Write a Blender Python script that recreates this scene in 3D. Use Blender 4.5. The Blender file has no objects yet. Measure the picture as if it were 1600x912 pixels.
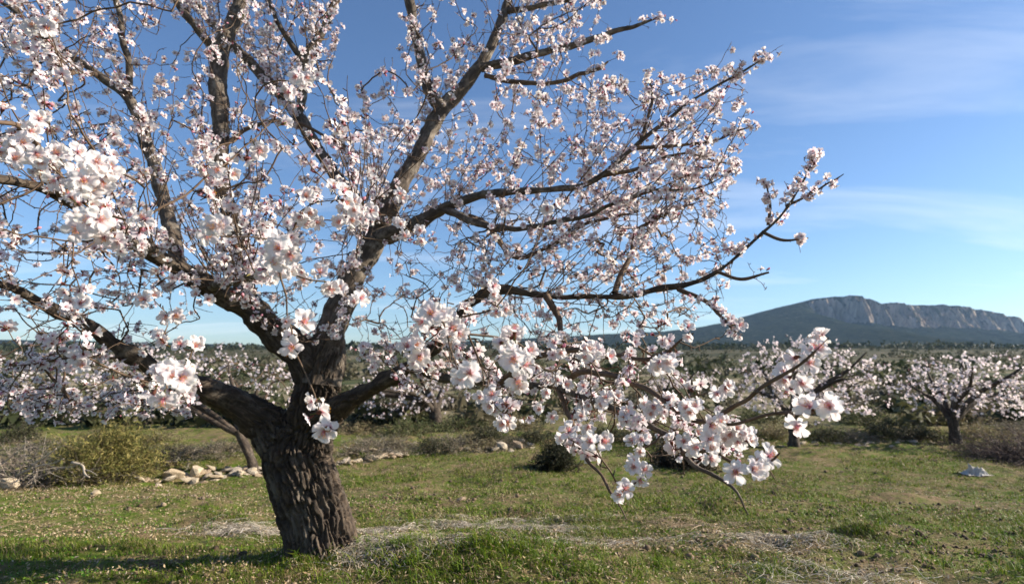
import bpy, math, random
import numpy as np
from mathutils import Vector, Matrix

random.seed(7)
rng = np.random.default_rng(11)
SC = bpy.context.scene
COL = SC.collection
R = math.radians

# ------------------------------------------------------------------ camera, sky, sun, exposure
CAM_H = 1.05
FPX = 889.0                      # focal length in pixels of the 1600 px wide photograph
PITCH = math.atan((560 - 456) / FPX)
cam_d = bpy.data.cameras.new('camera')
cam_d.sensor_width = 36.0
cam_d.lens = FPX / 1600 * 36
cam_d.clip_start = 0.05
cam_d.clip_end = 20000
cam_d.dof.use_dof = True
cam_d.dof.focus_distance = 1.55
cam_d.dof.aperture_fstop = 4.5
cam = bpy.data.objects.new('camera', cam_d)
COL.objects.link(cam)
cam.location = (0, 0, CAM_H)
cam.rotation_euler = (math.pi / 2 + PITCH, 0, 0)
SC.camera = cam

SUN_EL, SUN_AZ = R(27), R(85)    # azimuth clockwise from +Y: the sun stands at the right, a touch beyond the tree
world = bpy.data.worlds.new('World')
SC.world = world
world.use_nodes = True
wn, wl = world.node_tree.nodes, world.node_tree.links
wn.clear()
w_out = wn.new('ShaderNodeOutputWorld')
w_bg = wn.new('ShaderNodeBackground')
w_sky = wn.new('ShaderNodeTexSky')
w_sky.sky_type = 'NISHITA'
w_sky.sun_disc = False
w_sky.sun_elevation = SUN_EL
w_sky.sun_rotation = SUN_AZ
w_sky.altitude = 300
w_sky.air_density = 1.0
w_sky.dust_density = 0.45
w_sky.ozone_density = 1.3
w_bg.inputs['Strength'].default_value = 0.072
# thin cirrus: noise on the view direction projected on a high flat layer
w_tc = wn.new('ShaderNodeTexCoord')
w_sep = wn.new('ShaderNodeSeparateXYZ')
wl.new(w_tc.outputs['Generated'], w_sep.inputs[0])
w_add = wn.new('ShaderNodeMath'); w_add.operation = 'ADD'; w_add.inputs[1].default_value = 0.12
w_abs = wn.new('ShaderNodeMath'); w_abs.operation = 'MAXIMUM'; w_abs.inputs[1].default_value = 0.0
wl.new(w_sep.outputs['Z'], w_abs.inputs[0]); wl.new(w_abs.outputs[0], w_add.inputs[0])
w_dx = wn.new('ShaderNodeMath'); w_dx.operation = 'DIVIDE'
w_dy = wn.new('ShaderNodeMath'); w_dy.operation = 'DIVIDE'
wl.new(w_sep.outputs['X'], w_dx.inputs[0]); wl.new(w_add.outputs[0], w_dx.inputs[1])
wl.new(w_sep.outputs['Y'], w_dy.inputs[0]); wl.new(w_add.outputs[0], w_dy.inputs[1])
w_cmb = wn.new('ShaderNodeCombineXYZ')
wl.new(w_dx.outputs[0], w_cmb.inputs[0]); wl.new(w_dy.outputs[0], w_cmb.inputs[1])
w_map = wn.new('ShaderNodeMapping')
w_map.inputs['Rotation'].default_value = (0, 0, R(-24))
w_map.inputs['Scale'].default_value = (0.42, 1.25, 1)
w_map.inputs['Location'].default_value = (0.9, 3.4, 0)
wl.new(w_cmb.outputs[0], w_map.inputs[0])
w_n = wn.new('ShaderNodeTexNoise')
w_n.inputs['Scale'].default_value = 1.25
w_n.inputs['Detail'].default_value = 7
w_n.inputs['Roughness'].default_value = 0.55
w_n.inputs['Distortion'].default_value = 0.7
wl.new(w_map.outputs[0], w_n.inputs['Vector'])
w_r = wn.new('ShaderNodeMapRange')
w_r.inputs['From Min'].default_value = 0.50
w_r.inputs['From Max'].default_value = 0.82
w_r.inputs['To Max'].default_value = 0.42
wl.new(w_n.outputs['Fac'], w_r.inputs['Value'])
w_mix = wn.new('ShaderNodeMixRGB')
w_mix.inputs['Color2'].default_value = (8.4, 8.7, 9.2, 1)
wl.new(w_r.outputs[0], w_mix.inputs['Fac'])
w_tint = wn.new('ShaderNodeMixRGB'); w_tint.blend_type = 'MULTIPLY'
w_tint.inputs['Fac'].default_value = 1.0
w_tint.inputs['Color2'].default_value = (0.70, 0.86, 1.06, 1)
wl.new(w_sky.outputs[0], w_tint.inputs['Color1'])
wl.new(w_tint.outputs[0], w_mix.inputs['Color1'])
wl.new(w_mix.outputs[0], w_bg.inputs['Color'])
wl.new(w_bg.outputs[0], w_out.inputs['Surface'])

sun_d = bpy.data.lights.new('sun', 'SUN')
sun_d.energy = 5.0
sun_d.angle = R(0.5)
sun_d.color = (1.0, 0.90, 0.76)
sun = bpy.data.objects.new('sun', sun_d)
COL.objects.link(sun)
SUN_DIR = Vector((math.sin(SUN_AZ) * math.cos(SUN_EL), math.cos(SUN_AZ) * math.cos(SUN_EL), math.sin(SUN_EL)))
sun.rotation_euler = (-SUN_DIR).to_track_quat('-Z', 'Y').to_euler()
sun.location = (8, -2, 12)

SC.view_settings.view_transform = 'Standard'
SC.view_settings.look = 'None'
SC.view_settings.exposure = 1.12
SC.view_settings.gamma = 1.0
SC.render.engine = 'CYCLES'
SC.cycles.max_bounces = 7
SC.cycles.diffuse_bounces = 3
SC.cycles.transmission_bounces = 4
SC.cycles.volume_bounces = 0
SC.cycles.use_denoising = True

# ------------------------------------------------------------------ helpers
def at(px, py, d):
    """point seen at pixel (px, py) of the photograph, d metres ahead (world Y)"""
    u, v = (px - 800) / FPX, (456 - py) / FPX
    Y = math.cos(PITCH) - v * math.sin(PITCH)
    Z = math.sin(PITCH) + v * math.cos(PITCH)
    return np.array([u / Y * d, d, CAM_H + Z / Y * d])

def project(P):
    P = np.asarray(P, float)
    y, z = P[..., 1], P[..., 2] - CAM_H
    f = y * math.cos(PITCH) + z * math.sin(PITCH)
    u = -y * math.sin(PITCH) + z * math.cos(PITCH)
    f = np.where(f > 0.05, f, 0.05)
    return 800 + FPX * P[..., 0] / f, 456 - FPX * u / f, f

def _hash(ix, iy, iz, seed):
    h = ((ix * 374761393 + iy * 668265263 + iz * 2147483629 + seed * 974634777) & 0xffffffff).astype(np.uint32)
    h = (h ^ (h >> np.uint32(13))) * np.uint32(1274126177)
    h = (h ^ (h >> np.uint32(16))) * np.uint32(2246822519)
    return (h ^ (h >> np.uint32(13))) * (1.0 / 4294967295.0)

def vnoise(p, seed=0):
    p = np.asarray(p, float)
    i = np.floor(p).astype(np.int64)
    f = p - i
    f = f * f * (3 - 2 * f)
    out = 0
    for dx in (0, 1):
        for dy in (0, 1):
            for dz in (0, 1):
                w = (f[..., 0] if dx else 1 - f[..., 0]) * (f[..., 1] if dy else 1 - f[..., 1]) * (f[..., 2] if dz else 1 - f[..., 2])
                out = out + w * _hash(i[..., 0] + dx, i[..., 1] + dy, i[..., 2] + dz, seed)
    return out

def fbm(p, octaves=4, seed=0, gain=0.5):
    p = np.asarray(p, float)
    a, s, t = 1.0, 0.0, 0.0
    for k in range(octaves):
        s = s + a * vnoise(p * (2.03 ** k) + 17.3 * k, seed + k)
        t += a
        a *= gain
    return s / t

def worley(p, seed=0):
    p = np.asarray(p, float)
    i = np.floor(p).astype(np.int64)
    f = p - i
    d1 = np.full(p.shape[:-1], 9.0); d2 = d1.copy()
    for dx in (-1, 0, 1):
        for dy in (-1, 0, 1):
            for dz in (-1, 0, 1):
                a, b, c = i[..., 0] + dx, i[..., 1] + dy, i[..., 2] + dz
                q = np.sqrt((dx + _hash(a, b, c, seed) - f[..., 0]) ** 2 + (dy + _hash(a, b, c, seed + 1) - f[..., 1]) ** 2
                            + (dz + _hash(a, b, c, seed + 2) - f[..., 2]) ** 2)
                m = q < d1
                d2 = np.where(m, d1, np.minimum(d2, q))
                d1 = np.where(m, q, d1)
    return d1, d2

def n2(x, y, s, seed=0, o=4):
    x, y = np.broadcast_arrays(np.asarray(x, float), np.asarray(y, float))
    return fbm(np.stack([x * s, y * s, np.zeros_like(x) + 0.37], -1), o, seed)

def sstep(a, b, x):
    t = np.clip((np.asarray(x, float) - a) / (b - a), 0, 1)
    return t * t * (3 - 2 * t)

def mesh_np(name, V, F, mats=(), col=None, grain=None, smooth=True, midx=None):
    """mesh from numpy arrays; F is (n,3) or (n,4) or a list of such arrays"""
    Fs = [np.asarray(f, np.int64) for f in (F if isinstance(F, (list, tuple)) else [F]) if len(f)]
    V = np.asarray(V, np.float32)
    me = bpy.data.meshes.new(name)
    me.vertices.add(len(V))
    me.vertices.foreach_set('co', V.ravel())
    tot = np.concatenate([np.full(len(f), f.shape[1], np.int32) for f in Fs])
    loops = np.concatenate([f.ravel() for f in Fs]).astype(np.int32)
    me.loops.add(len(loops))
    me.loops.foreach_set('vertex_index', loops)
    me.polygons.add(len(tot))
    st = np.zeros(len(tot), np.int32); st[1:] = np.cumsum(tot)[:-1]
    me.polygons.foreach_set('loop_start', st)
    me.polygons.foreach_set('loop_total', tot)
    me.polygons.foreach_set('use_smooth', np.full(len(tot), smooth, bool))
    if midx is not None:
        me.polygons.foreach_set('material_index', np.asarray(midx, np.int32))
    if col is not None:
        c = np.asarray(col, np.float32)
        if c.shape[1] == 3:
            c = np.concatenate([c, np.ones((len(c), 1), np.float32)], 1)
        a = me.attributes.new('tone', 'FLOAT_COLOR', 'POINT')
        a.data.foreach_set('color', c.ravel())
    if grain is not None:
        a = me.attributes.new('grain', 'FLOAT_VECTOR', 'POINT')
        a.data.foreach_set('vector', np.asarray(grain, np.float32).ravel())
    for m in (mats if isinstance(mats, (list, tuple)) else [mats]):
        me.materials.append(m)
    me.update(calc_edges=True)
    return me

def link(name, me, parent=None, kind=None):
    o = bpy.data.objects.new(name, me)
    COL.objects.link(o)
    if parent is not None:
        o.parent = parent
    if kind:
        o['kind'] = kind
    return o

def part(name, me, parent, kind=None):
    """child whose mesh is in world coordinates while the parent sits at its base"""
    o = link(name, me, parent, kind)
    o.matrix_parent_inverse = Matrix.Translation(parent.location).inverted()
    return o

def tag(o, label, cat, group=None):
    o['label'] = label
    o['category'] = cat
    if group:
        o['group'] = group
    return o

def thing(name, loc, label, cat, group=None):
    o = bpy.data.objects.new(name, None)
    o.empty_display_size = 0.2
    COL.objects.link(o)
    o.location = [float(v) for v in loc]
    return tag(o, label, cat, group)

def copy_thing(src, loc, rotz=0, scale=(1, 1, 1)):
    c = src.copy(); COL.objects.link(c)
    c.location = [float(v) for v in loc]; c.rotation_euler = (0, 0, rotz); c.scale = scale
    for ch in src.children:
        d = ch.copy(); COL.objects.link(d); d.parent = c
    return c

class Geo:
    """collects numpy geometry for one joined mesh"""
    def __init__(self):
        self.V, self.Q, self.T, self.C, self.G, self.n = [], [], [], [], [], 0
    def add(self, V, Q=None, T=None, C=None, G=None):
        V = np.asarray(V, float)
        self.V.append(V)
        if Q is not None and len(Q): self.Q.append(np.asarray(Q) + self.n)
        if T is not None and len(T): self.T.append(np.asarray(T) + self.n)
        if C is not None: self.C.append(np.broadcast_to(np.asarray(C, float), (len(V), 3)))
        if G is not None: self.G.append(G)
        self.n += len(V)
    def mesh(self, name, mats, smooth=True):
        F = []
        if self.Q: F.append(np.concatenate(self.Q))
        if self.T: F.append(np.concatenate(self.T))
        return mesh_np(name, np.concatenate(self.V), F, mats,
                       np.concatenate(self.C) if self.C else None, np.concatenate(self.G) if self.G else None, smooth)

def spline(pts, step):
    """Catmull-Rom through rows of pts (x, y, z, r), resampled about every step metres"""
    P = np.asarray(pts, float)
    if len(P) == 2:
        n = max(2, int(np.linalg.norm(P[1, :3] - P[0, :3]) / step) + 1)
        t = np.linspace(0, 1, n)[:, None]
        return P[0] * (1 - t) + P[1] * t
    E = np.vstack([2 * P[0] - P[1], P, 2 * P[-1] - P[-2]])
    E[:, 3] = np.maximum(E[:, 3], 0.0005)
    out = []
    for i in range(1, len(E) - 2):
        a, b, c, d = E[i - 1], E[i], E[i + 1], E[i + 2]
        n = max(1, int(round(np.linalg.norm(c[:3] - b[:3]) / step)))
        t = (np.arange(n) / n)[:, None]
        out.append(0.5 * (2 * b + (c - a) * t + (2 * a - 5 * b + 4 * c - d) * t ** 2 + (3 * b - a - 3 * c + d) * t ** 3))
    out.append(P[-1:])
    Q = np.vstack(out)
    Q[:, 3] = np.maximum(Q[:, 3], 0.0004)
    return Q

def tube(S, seg, cap=False, phase=0.0):
    """tube round the rows of S (x, y, z, r): verts, quads, grain coordinates, outward normals, tangents"""
    P, r = S[:, :3], S[:, 3]
    n = len(P)
    T = np.gradient(P, axis=0) if n > 2 else np.repeat(P[1:2] - P[0:1], 2, 0)
    T /= np.linalg.norm(T, axis=1, keepdims=True) + 1e-9
    m = np.abs(T.mean(0))
    ref = np.eye(3)[int(np.argmin(m))]
    N = np.cross(T, ref); N /= np.linalg.norm(N, axis=1, keepdims=True) + 1e-9
    B = np.cross(T, N)
    a = np.linspace(0, 2 * math.pi, seg, endpoint=False) + phase
    ring = np.cos(a)[None, :, None] * N[:, None, :] + np.sin(a)[None, :, None] * B[:, None, :]
    V = (P[:, None, :] + ring * r[:, None, None]).reshape(-1, 3)
    s = np.concatenate([[0], np.cumsum(np.linalg.norm(np.diff(P, axis=0), axis=1))])
    G = np.empty((n, seg, 3))
    G[..., 0] = np.cos(a)[None] * r[:, None]
    G[..., 1] = np.sin(a)[None] * r[:, None]
    G[..., 2] = s[:, None]
    i, j = np.meshgrid(np.arange(n - 1), np.arange(seg), indexing='ij')
    k = (j + 1) % seg
    Q = np.stack([i * seg + j, i * seg + k, (i + 1) * seg + k, (i + 1) * seg + j], -1).reshape(-1, 4)
    Tr = None
    if cap:
        V = np.vstack([V, P[0], P[-1]])
        G = np.vstack([G.reshape(-1, 3), [[0, 0, 0]], [[0, 0, s[-1]]]])
        jj = np.arange(seg); kk = (jj + 1) % seg
        Tr = np.vstack([np.stack([kk, jj, np.full(seg, n * seg)], 1),
                        np.stack([(n - 1) * seg + jj, (n - 1) * seg + kk, np.full(seg, n * seg + 1)], 1)])
    return V, Q, Tr, G.reshape(-1, 3), np.repeat(T, seg, 0), ring.reshape(-1, 3)

# ------------------------------------------------------------------ materials
def mat(name):
    m = bpy.data.materials.new(name)
    m.use_nodes = True
    nt = m.node_tree
    nt.nodes.clear()
    return m, nt.nodes, nt.links

def ramp(N, stops):
    r = N.new('ShaderNodeValToRGB')
    e = r.color_ramp.elements
    while len(e) < len(stops): e.new(0.5)
    for k, (p, c) in enumerate(stops):
        e[k].position = p; e[k].color = (*c, 1)
    return r

def noise(N, L, vec, scale, detail=4, rough=0.55, dist=0.0):
    n = N.new('ShaderNodeTexNoise')
    n.inputs['Scale'].default_value = scale
    n.inputs['Detail'].default_value = detail
    n.inputs['Roughness'].default_value = rough
    n.inputs['Distortion'].default_value = dist
    if vec is not None: L.new(vec, n.inputs['Vector'])
    return n

def mixrgb(N, L, fac, a, b, mode='MIX'):
    x = N.new('ShaderNodeMixRGB'); x.blend_type = mode
    for s, v in (('Fac', fac), ('Color1', a), ('Color2', b)):
        if isinstance(v, (int, float)): x.inputs[s].default_value = v
        elif isinstance(v, tuple): x.inputs[s].default_value = (*v, 1)
        else: L.new(v, x.inputs[s])
    return x.outputs[0]

def maprange(N, L, v, a, b, c=0.0, d=1.0):
    m = N.new('ShaderNodeMapRange')
    m.inputs['From Min'].default_value = a; m.inputs['From Max'].default_value = b
    m.inputs['To Min'].default_value = c; m.inputs['To Max'].default_value = d
    L.new(v, m.inputs['Value'])
    return m.outputs[0]

def bark_mat(name, dark, mid, light, lich, bump=0.6, lich_amt=0.5):
    m, N, L = mat(name)
    at_ = N.new('ShaderNodeAttribute'); at_.attribute_name = 'grain'
    mp = N.new('ShaderNodeMapping'); mp.inputs['Scale'].default_value = (1, 1, 0.28)
    L.new(at_.outputs['Vector'], mp.inputs[0])
    n1 = noise(N, L, mp.outputs[0], 55, 6, 0.65, 0.4)
    n2_ = noise(N, L, at_.outputs['Vector'], 9, 4, 0.6)
    n3 = noise(N, L, at_.outputs['Vector'], 28, 5, 0.7)
    r = ramp(N, [(0.25, dark), (0.5, mid), (0.78, light)])
    L.new(n1.outputs['Fac'], r.inputs[0])
    lf = N.new('ShaderNodeMath'); lf.operation = 'MULTIPLY'
    L.new(maprange(N, L, n2_.outputs['Fac'], 0.48, 0.66), lf.inputs[0])
    L.new(maprange(N, L, n3.outputs['Fac'], 0.42, 0.62, 0, lich_amt), lf.inputs[1])
    c = mixrgb(N, L, lf.outputs[0], r.outputs[0], lich)
    b = N.new('ShaderNodeBsdfPrincipled')
    b.inputs['Roughness'].default_value = 0.82
    b.inputs['Specular IOR Level'].default_value = 0.3
    L.new(c, b.inputs['Base Color'])
    bp = N.new('ShaderNodeBump'); bp.inputs['Strength'].default_value = bump; bp.inputs['Distance'].default_value = 0.006
    L.new(n1.outputs['Fac'], bp.inputs['Height'])
    L.new(bp.outputs[0], b.inputs['Normal'])
    o = N.new('ShaderNodeOutputMaterial')
    L.new(b.outputs[0], o.inputs[0])
    return m

M_TRUNK = bark_mat('old_bark', (0.013, 0.010, 0.008), (0.042, 0.030, 0.021), (0.155, 0.112, 0.075), (0.21, 0.18, 0.14), 1.0, 0.6)
M_LIMB = bark_mat('limb_bark', (0.022, 0.017, 0.013), (0.078, 0.060, 0.045), (0.21, 0.17, 0.135), (0.32, 0.28, 0.225), 1.0, 0.8)
M_TWIG = bark_mat('twig_bark', (0.050, 0.030, 0.020), (0.105, 0.068, 0.044), (0.20, 0.135, 0.09), (0.22, 0.17, 0.12), 0.3, 0.4)

def tone_mat(name, transl=0.4, rough=0.6, bump=0.0, scale=60, spec=0.2, vary=0.0):
    m, N, L = mat(name)
    a = N.new('ShaderNodeAttribute'); a.attribute_name = 'tone'
    c = a.outputs['Color']
    if vary > 0:
        tc = N.new('ShaderNodeTexCoord')
        n = noise(N, L, tc.outputs['Object'], scale, 4, 0.6)
        c = mixrgb(N, L, 1.0, c, mixrgb(N, L, n.outputs['Fac'], (1 - vary,) * 3, (1 + vary,) * 3), 'MULTIPLY')
    b = N.new('ShaderNodeBsdfPrincipled')
    b.inputs['Roughness'].default_value = rough
    b.inputs['Specular IOR Level'].default_value = spec
    L.new(c, b.inputs['Base Color'])
    o = N.new('ShaderNodeOutputMaterial')
    if bump > 0:
        tc = N.new('ShaderNodeTexCoord')
        n = noise(N, L, tc.outputs['Object'], scale, 5, 0.6)
        bp = N.new('ShaderNodeBump'); bp.inputs['Strength'].default_value = bump; bp.inputs['Distance'].default_value = 0.02
        L.new(n.outputs['Fac'], bp.inputs['Height']); L.new(bp.outputs[0], b.inputs['Normal'])
    if transl > 0:
        t = N.new('ShaderNodeBsdfTranslucent'); L.new(c, t.inputs['Color'])
        x = N.new('ShaderNodeMixShader'); x.inputs[0].default_value = transl
        L.new(b.outputs[0], x.inputs[1]); L.new(t.outputs[0], x.inputs[2])
        L.new(x.outputs[0], o.inputs[0])
    else:
        L.new(b.outputs[0], o.inputs[0])
    return m

M_PETAL = tone_mat('petal', 0.48, 0.7, spec=0.1)
M_LEAF = tone_mat('leaf', 0.30, 0.6)
M_GRASS = tone_mat('grass_blade', 0.35, 0.55)
M_LITTER = tone_mat('dry_litter', 0.15, 0.85)
M_STICK = tone_mat('dry_stick', 0.0, 0.85)
M_STONE = tone_mat('limestone', 0.0, 0.9, 0.8, 14, 0.2, 0.35)

# ------------------------------------------------------------------ terrain
PROF_Y = np.array([-400, -30, 0, 3.15, 5.2, 7, 10.5, 14, 22, 35, 55, 110, 220, 450, 800, 1300, 2500, 6000])
PROF_Z = np.array([1.5, .25, .08, 0, -.27, -.45, -.50, -.52, -.70, -1.0, -1.2, -.9, 2.2, 8.0, 15, 17, 20, 30])
EDGE_X = np.array([-30, -5.7, -3.3, -2.0, .6, 5.2, 9, 30])
EDGE_Y = np.array([6.2, 7.2, 7.9, 9.3, 10.4, 10.9, 10.9, 14])

BUMPS = [(2.25, 3.75, .22, .12), (1.75, 3.4, .16, .09), (2.9, 4.3, .25, .12), (1.3, 2.9, .2, .09), (2.3, 2.75, .2, .09), (3.4, 3.6, .3, .12), (1.9, 5.2, .3, .12), (3.7, 5.8, .35, .14), (-2.2, 4.4, .3, .09), (-1.5, 5.2, .3, .10), (-3.2, 5.6, .35, .10), (.2, 4.9, .3, .10), (1.9, 2.2, .16, .07)]

def H(x, y):
    x = np.asarray(x, float); y = np.asarray(y, float)
    z = np.interp(y, PROF_Y, PROF_Z)
    e = y - np.interp(x, EDGE_X, EDGE_Y)
    z = z + 0.16 * sstep(0.0, 0.8, e) * (1 - sstep(4, 16, e))
    k = sstep(3, 60, np.abs(y) + 0.3 * np.abs(x))
    near = 1 - sstep(12, 30, y)
    z = z + near * (0.10 * (n2(x, y, 0.55, 3, 3) - 0.5) + 0.11 * (n2(x * .7, y, 2.2, 5, 3) - 0.5) + 0.06 * (n2(x, y, 7.5, 15, 3) - 0.5))
    z = z + k * 0.9 * (n2(x, y, 0.06, 9, 4) - 0.5) * sstep(10, 40, y)
    z = z + sstep(80, 400, y) * 7.0 * (n2(x, y, 0.008, 21, 4) - 0.5)
    z = z + 0.11 * np.exp(-(((x + 0.10) / 0.62) ** 2 + ((y - 2.95) / 0.30) ** 2))
    for bx, by, bw, bh in BUMPS:
        z = z + bh * .6 * np.exp(-(((x - bx) / bw) ** 2 + ((y - by) / (bw * .55)) ** 2))
    # low mound of matted dry grass right of the trunk
    z = z + 0.06 * np.exp(-(((x + 0.35) / 0.75) ** 2 + ((y - 3.25) / 0.42) ** 2))
    z = z + 0.03 * np.exp(-(((x + 1.02) / 0.36) ** 2 + ((y - 3.15) / 0.36) ** 2))
    return z

def ground_at(px, py):
    u = at(px, py, 1.0) - np.array([0, 0, CAM_H])
    d = np.geomspace(1.2, 3000, 3000)
    z = CAM_H + u[2] * d
    h = H(u[0] * d, d)
    i = int(np.argmax(z < h))
    if i == 0: i = len(d) - 1
    return np.array([u[0] * d[i], d[i], h[i]])

def axis_coords(fine_a, fine_b, step, far, growth):
    xs = list(np.arange(fine_a, fine_b, step))
    s, x = step, xs[-1]
    up = []
    while x < far:
        s *= growth; x += s; up.append(x)
    return xs, up

xs, up = axis_coords(-7.5, 7.5, 0.05, 4600, 1.12)
dn = [-(v) for v in up][::-1]
GX = np.array(dn + xs + up)
ys, upy = axis_coords(1.6, 11.5, 0.05, 4600, 1.055)
_, dny = axis_coords(0, 1, 0.1, 900, 1.25)
GY = np.array([1.6 - v for v in dny][::-1] + ys + upy)
gx, gy = np.meshgrid(GX, GY)
gz = H(gx, gy)
nx, ny = len(GX), len(GY)
ii, jj = np.meshgrid(np.arange(ny - 1), np.arange(nx - 1), indexing='ij')
GQ = np.stack([ii * nx + jj, ii * nx + jj + 1, (ii + 1) * nx + jj + 1, (ii + 1) * nx + jj], -1).reshape(-1, 4)

def ground_mat():
    m, N, L = mat('meadow_ground')
    g = N.new('ShaderNodeNewGeometry')
    sp = N.new('ShaderNodeSeparateXYZ'); L.new(g.outputs['Position'], sp.inputs[0])
    p = g.outputs['Position']
    big = noise(N, L, p, 0.8, 5, 0.6, 0.3)
    fine = noise(N, L, p, 7.5, 6, 0.7, 0.5)
    tiny = noise(N, L, p, 60, 4, 0.7)
    green = mixrgb(N, L, tiny.outputs['Fac'], (0.032, 0.062, 0.006), (0.105, 0.150, 0.016))
    soil = mixrgb(N, L, tiny.outputs['Fac'], (0.055, 0.038, 0.020), (0.30, 0.215, 0.12))
    f = N.new('ShaderNodeMath'); f.operation = 'ADD'
    L.new(maprange(N, L, big.outputs['Fac'], 0.35, 0.7, -0.33, 0.34), f.inputs[0])
    L.new(maprange(N, L, fine.outputs['Fac'], 0.38, 0.62, 0, 1), f.inputs[1])
    f.use_clamp = True
    near = mixrgb(N, L, f.outputs[0], green, soil)
    # beyond the meadow: terraces of scrub, dry grass and bare pale earth
    far1 = noise(N, L, p, 0.16, 6, 0.65, 0.6)
    mpf = N.new('ShaderNodeMapping'); mpf.inputs['Scale'].default_value = (0.25, 1.0, 1.0); L.new(p, mpf.inputs[0])
    far2 = noise(N, L, mpf.outputs[0], 0.10, 5, 0.6, 0.2)
    rf = ramp(N, [(0.28, (0.045, 0.060, 0.024)), (0.45, (0.095, 0.095, 0.042)), (0.54, (0.17, 0.145, 0.085)), (0.68, (0.30, 0.245, 0.17))])
    fm = N.new('ShaderNodeMath'); fm.operation = 'ADD'
    L.new(maprange(N, L, far1.outputs['Fac'], 0.2, 0.8, -0.3, 0.3), fm.inputs[0]); L.new(far2.outputs['Fac'], fm.inputs[1])
    L.new(fm.outputs[0], rf.inputs[0])
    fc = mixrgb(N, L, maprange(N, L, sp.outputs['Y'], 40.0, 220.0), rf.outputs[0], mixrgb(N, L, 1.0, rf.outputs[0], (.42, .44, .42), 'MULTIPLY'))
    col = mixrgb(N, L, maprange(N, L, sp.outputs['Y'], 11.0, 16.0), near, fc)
    b = N.new('ShaderNodeBsdfPrincipled'); b.inputs['Roughness'].default_value = 0.95
    b.inputs['Specular IOR Level'].default_value = 0.1
    L.new(col, b.inputs['Base Color'])
    bp = N.new('ShaderNodeBump'); bp.inputs['Strength'].default_value = 0.8; bp.inputs['Distance'].default_value = 0.03
    L.new(fine.outputs['Fac'], bp.inputs['Height'])
    bp2 = N.new('ShaderNodeBump'); bp2.inputs['Strength'].default_value = 0.7; bp2.inputs['Distance'].default_value = 0.008
    L.new(tiny.outputs['Fac'], bp2.inputs['Height']); L.new(bp.outputs[0], bp2.inputs['Normal'])
    L.new(bp2.outputs[0], b.inputs['Normal'])
    o = N.new('ShaderNodeOutputMaterial'); L.new(b.outputs[0], o.inputs[0])
    return m

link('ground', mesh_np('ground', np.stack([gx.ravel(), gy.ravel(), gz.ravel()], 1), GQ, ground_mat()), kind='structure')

# ---- the mountain and the ridges left of it
RIDGE = np.array([(-1400, 536), (-700, 540), (-200, 538), (0, 531), (180, 534), (420, 540), (600, 537), (720, 534), (850, 527), (950, 522), (1040, 518),
                  (1100, 511), (1160, 499), (1220, 482), (1268, 470), (1300, 462.5), (1316, 461), (1334, 464.5), (1356, 472), (1400, 475.5), (1440, 474.5), (1480, 474),
                  (1515, 477), (1545, 483), (1570, 493), (1592, 504), (1640, 508), (1800, 520), (2200, 538), (3000, 545)], float)
MD = 2490.0
def mountain_mesh(material):
    pxs = np.concatenate([np.arange(-1400, 1000, 14), np.arange(1000, 1660, 2.5), np.arange(1660, 3000, 14)])
    X = (pxs - 800) / FPX * MD
    top = np.interp(pxs, RIDGE[:, 0], RIDGE[:, 1])
    ridge = CAM_H + MD * (560 - top) / FPX
    ridge = ridge + 2.5 * (n2(X, X * 0, 0.02, 31, 4) - 0.5)
    cliff = sstep(1225, 1300, pxs) * (1 - sstep(1575, 1640, pxs))
    Yr = np.concatenate([np.linspace(1150, 2250, 46), np.linspace(2270, 2640, 62), np.linspace(2670, 4200, 20)])
    Xg, Yg = np.meshgrid(X, Yr)
    ribs = (n2(Xg, Yg * 0.2, 0.011, 41, 3) - 0.5) * 420 + (n2(Xg, Yg * 0.3, 0.03, 43, 4) - 0.5) * 210
    Yf = np.minimum(2385 + ribs * 0.85, 2445)                          # cliff foot and crest run in and out along the wall
    foot_h = 15 + (ridge - 15)[None, :] * (0.50 + 0.10 * (n2(Xg, Yg * 0, 0.006, 47, 3) - 0.5))
    base_h = 14.0
    t = np.clip((Yg - 1250) / (Yf - 1250), 0, 1)
    talus = base_h + (foot_h - base_h) * (0.35 * t + 0.65 * t ** 2.2)
    tc = np.clip((Yg - Yf) / 95.0, 0, 1)
    face = foot_h + (ridge[None, :] - foot_h) * (0.9 * tc ** 0.75 + 0.1 * np.clip((Yg - Yf) / 190.0, 0, 1))
    zc = np.where(Yg < Yf, talus, face)
    ts = np.clip((Yg - 1250) / (MD - 1250), 0, 1)
    zs = base_h + (ridge[None, :] - base_h) * (0.45 * ts + 0.55 * ts ** 1.9)
    z = zs * (1 - cliff[None, :]) + zc * cliff[None, :]
    z = z + (n2(Xg, Yg, 0.006, 51, 5) - 0.5) * 34 * sstep(1250, 1700, Yg) * (1 - sstep(2250, 2500, Yg)) \
          + (n2(Xg, Yg, 0.03, 53, 4) - 0.5) * 9 * sstep(1250, 1500, Yg)
    back = sstep(2660, 4200, Yg)
    z = z * (1 - back) + 10 * back - 6 * (1 - sstep(1150, 1300, Yg))
    n_, m_ = len(X), len(Yr)
    a, b = np.meshgrid(np.arange(m_ - 1), np.arange(n_ - 1), indexing='ij')
    Q = np.stack([a * n_ + b, a * n_ + b + 1, (a + 1) * n_ + b + 1, (a + 1) * n_ + b], -1).reshape(-1, 4)
    return mesh_np('mountain', np.stack([Xg.ravel(), Yg.ravel(), z.ravel()], 1), Q, material)

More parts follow.
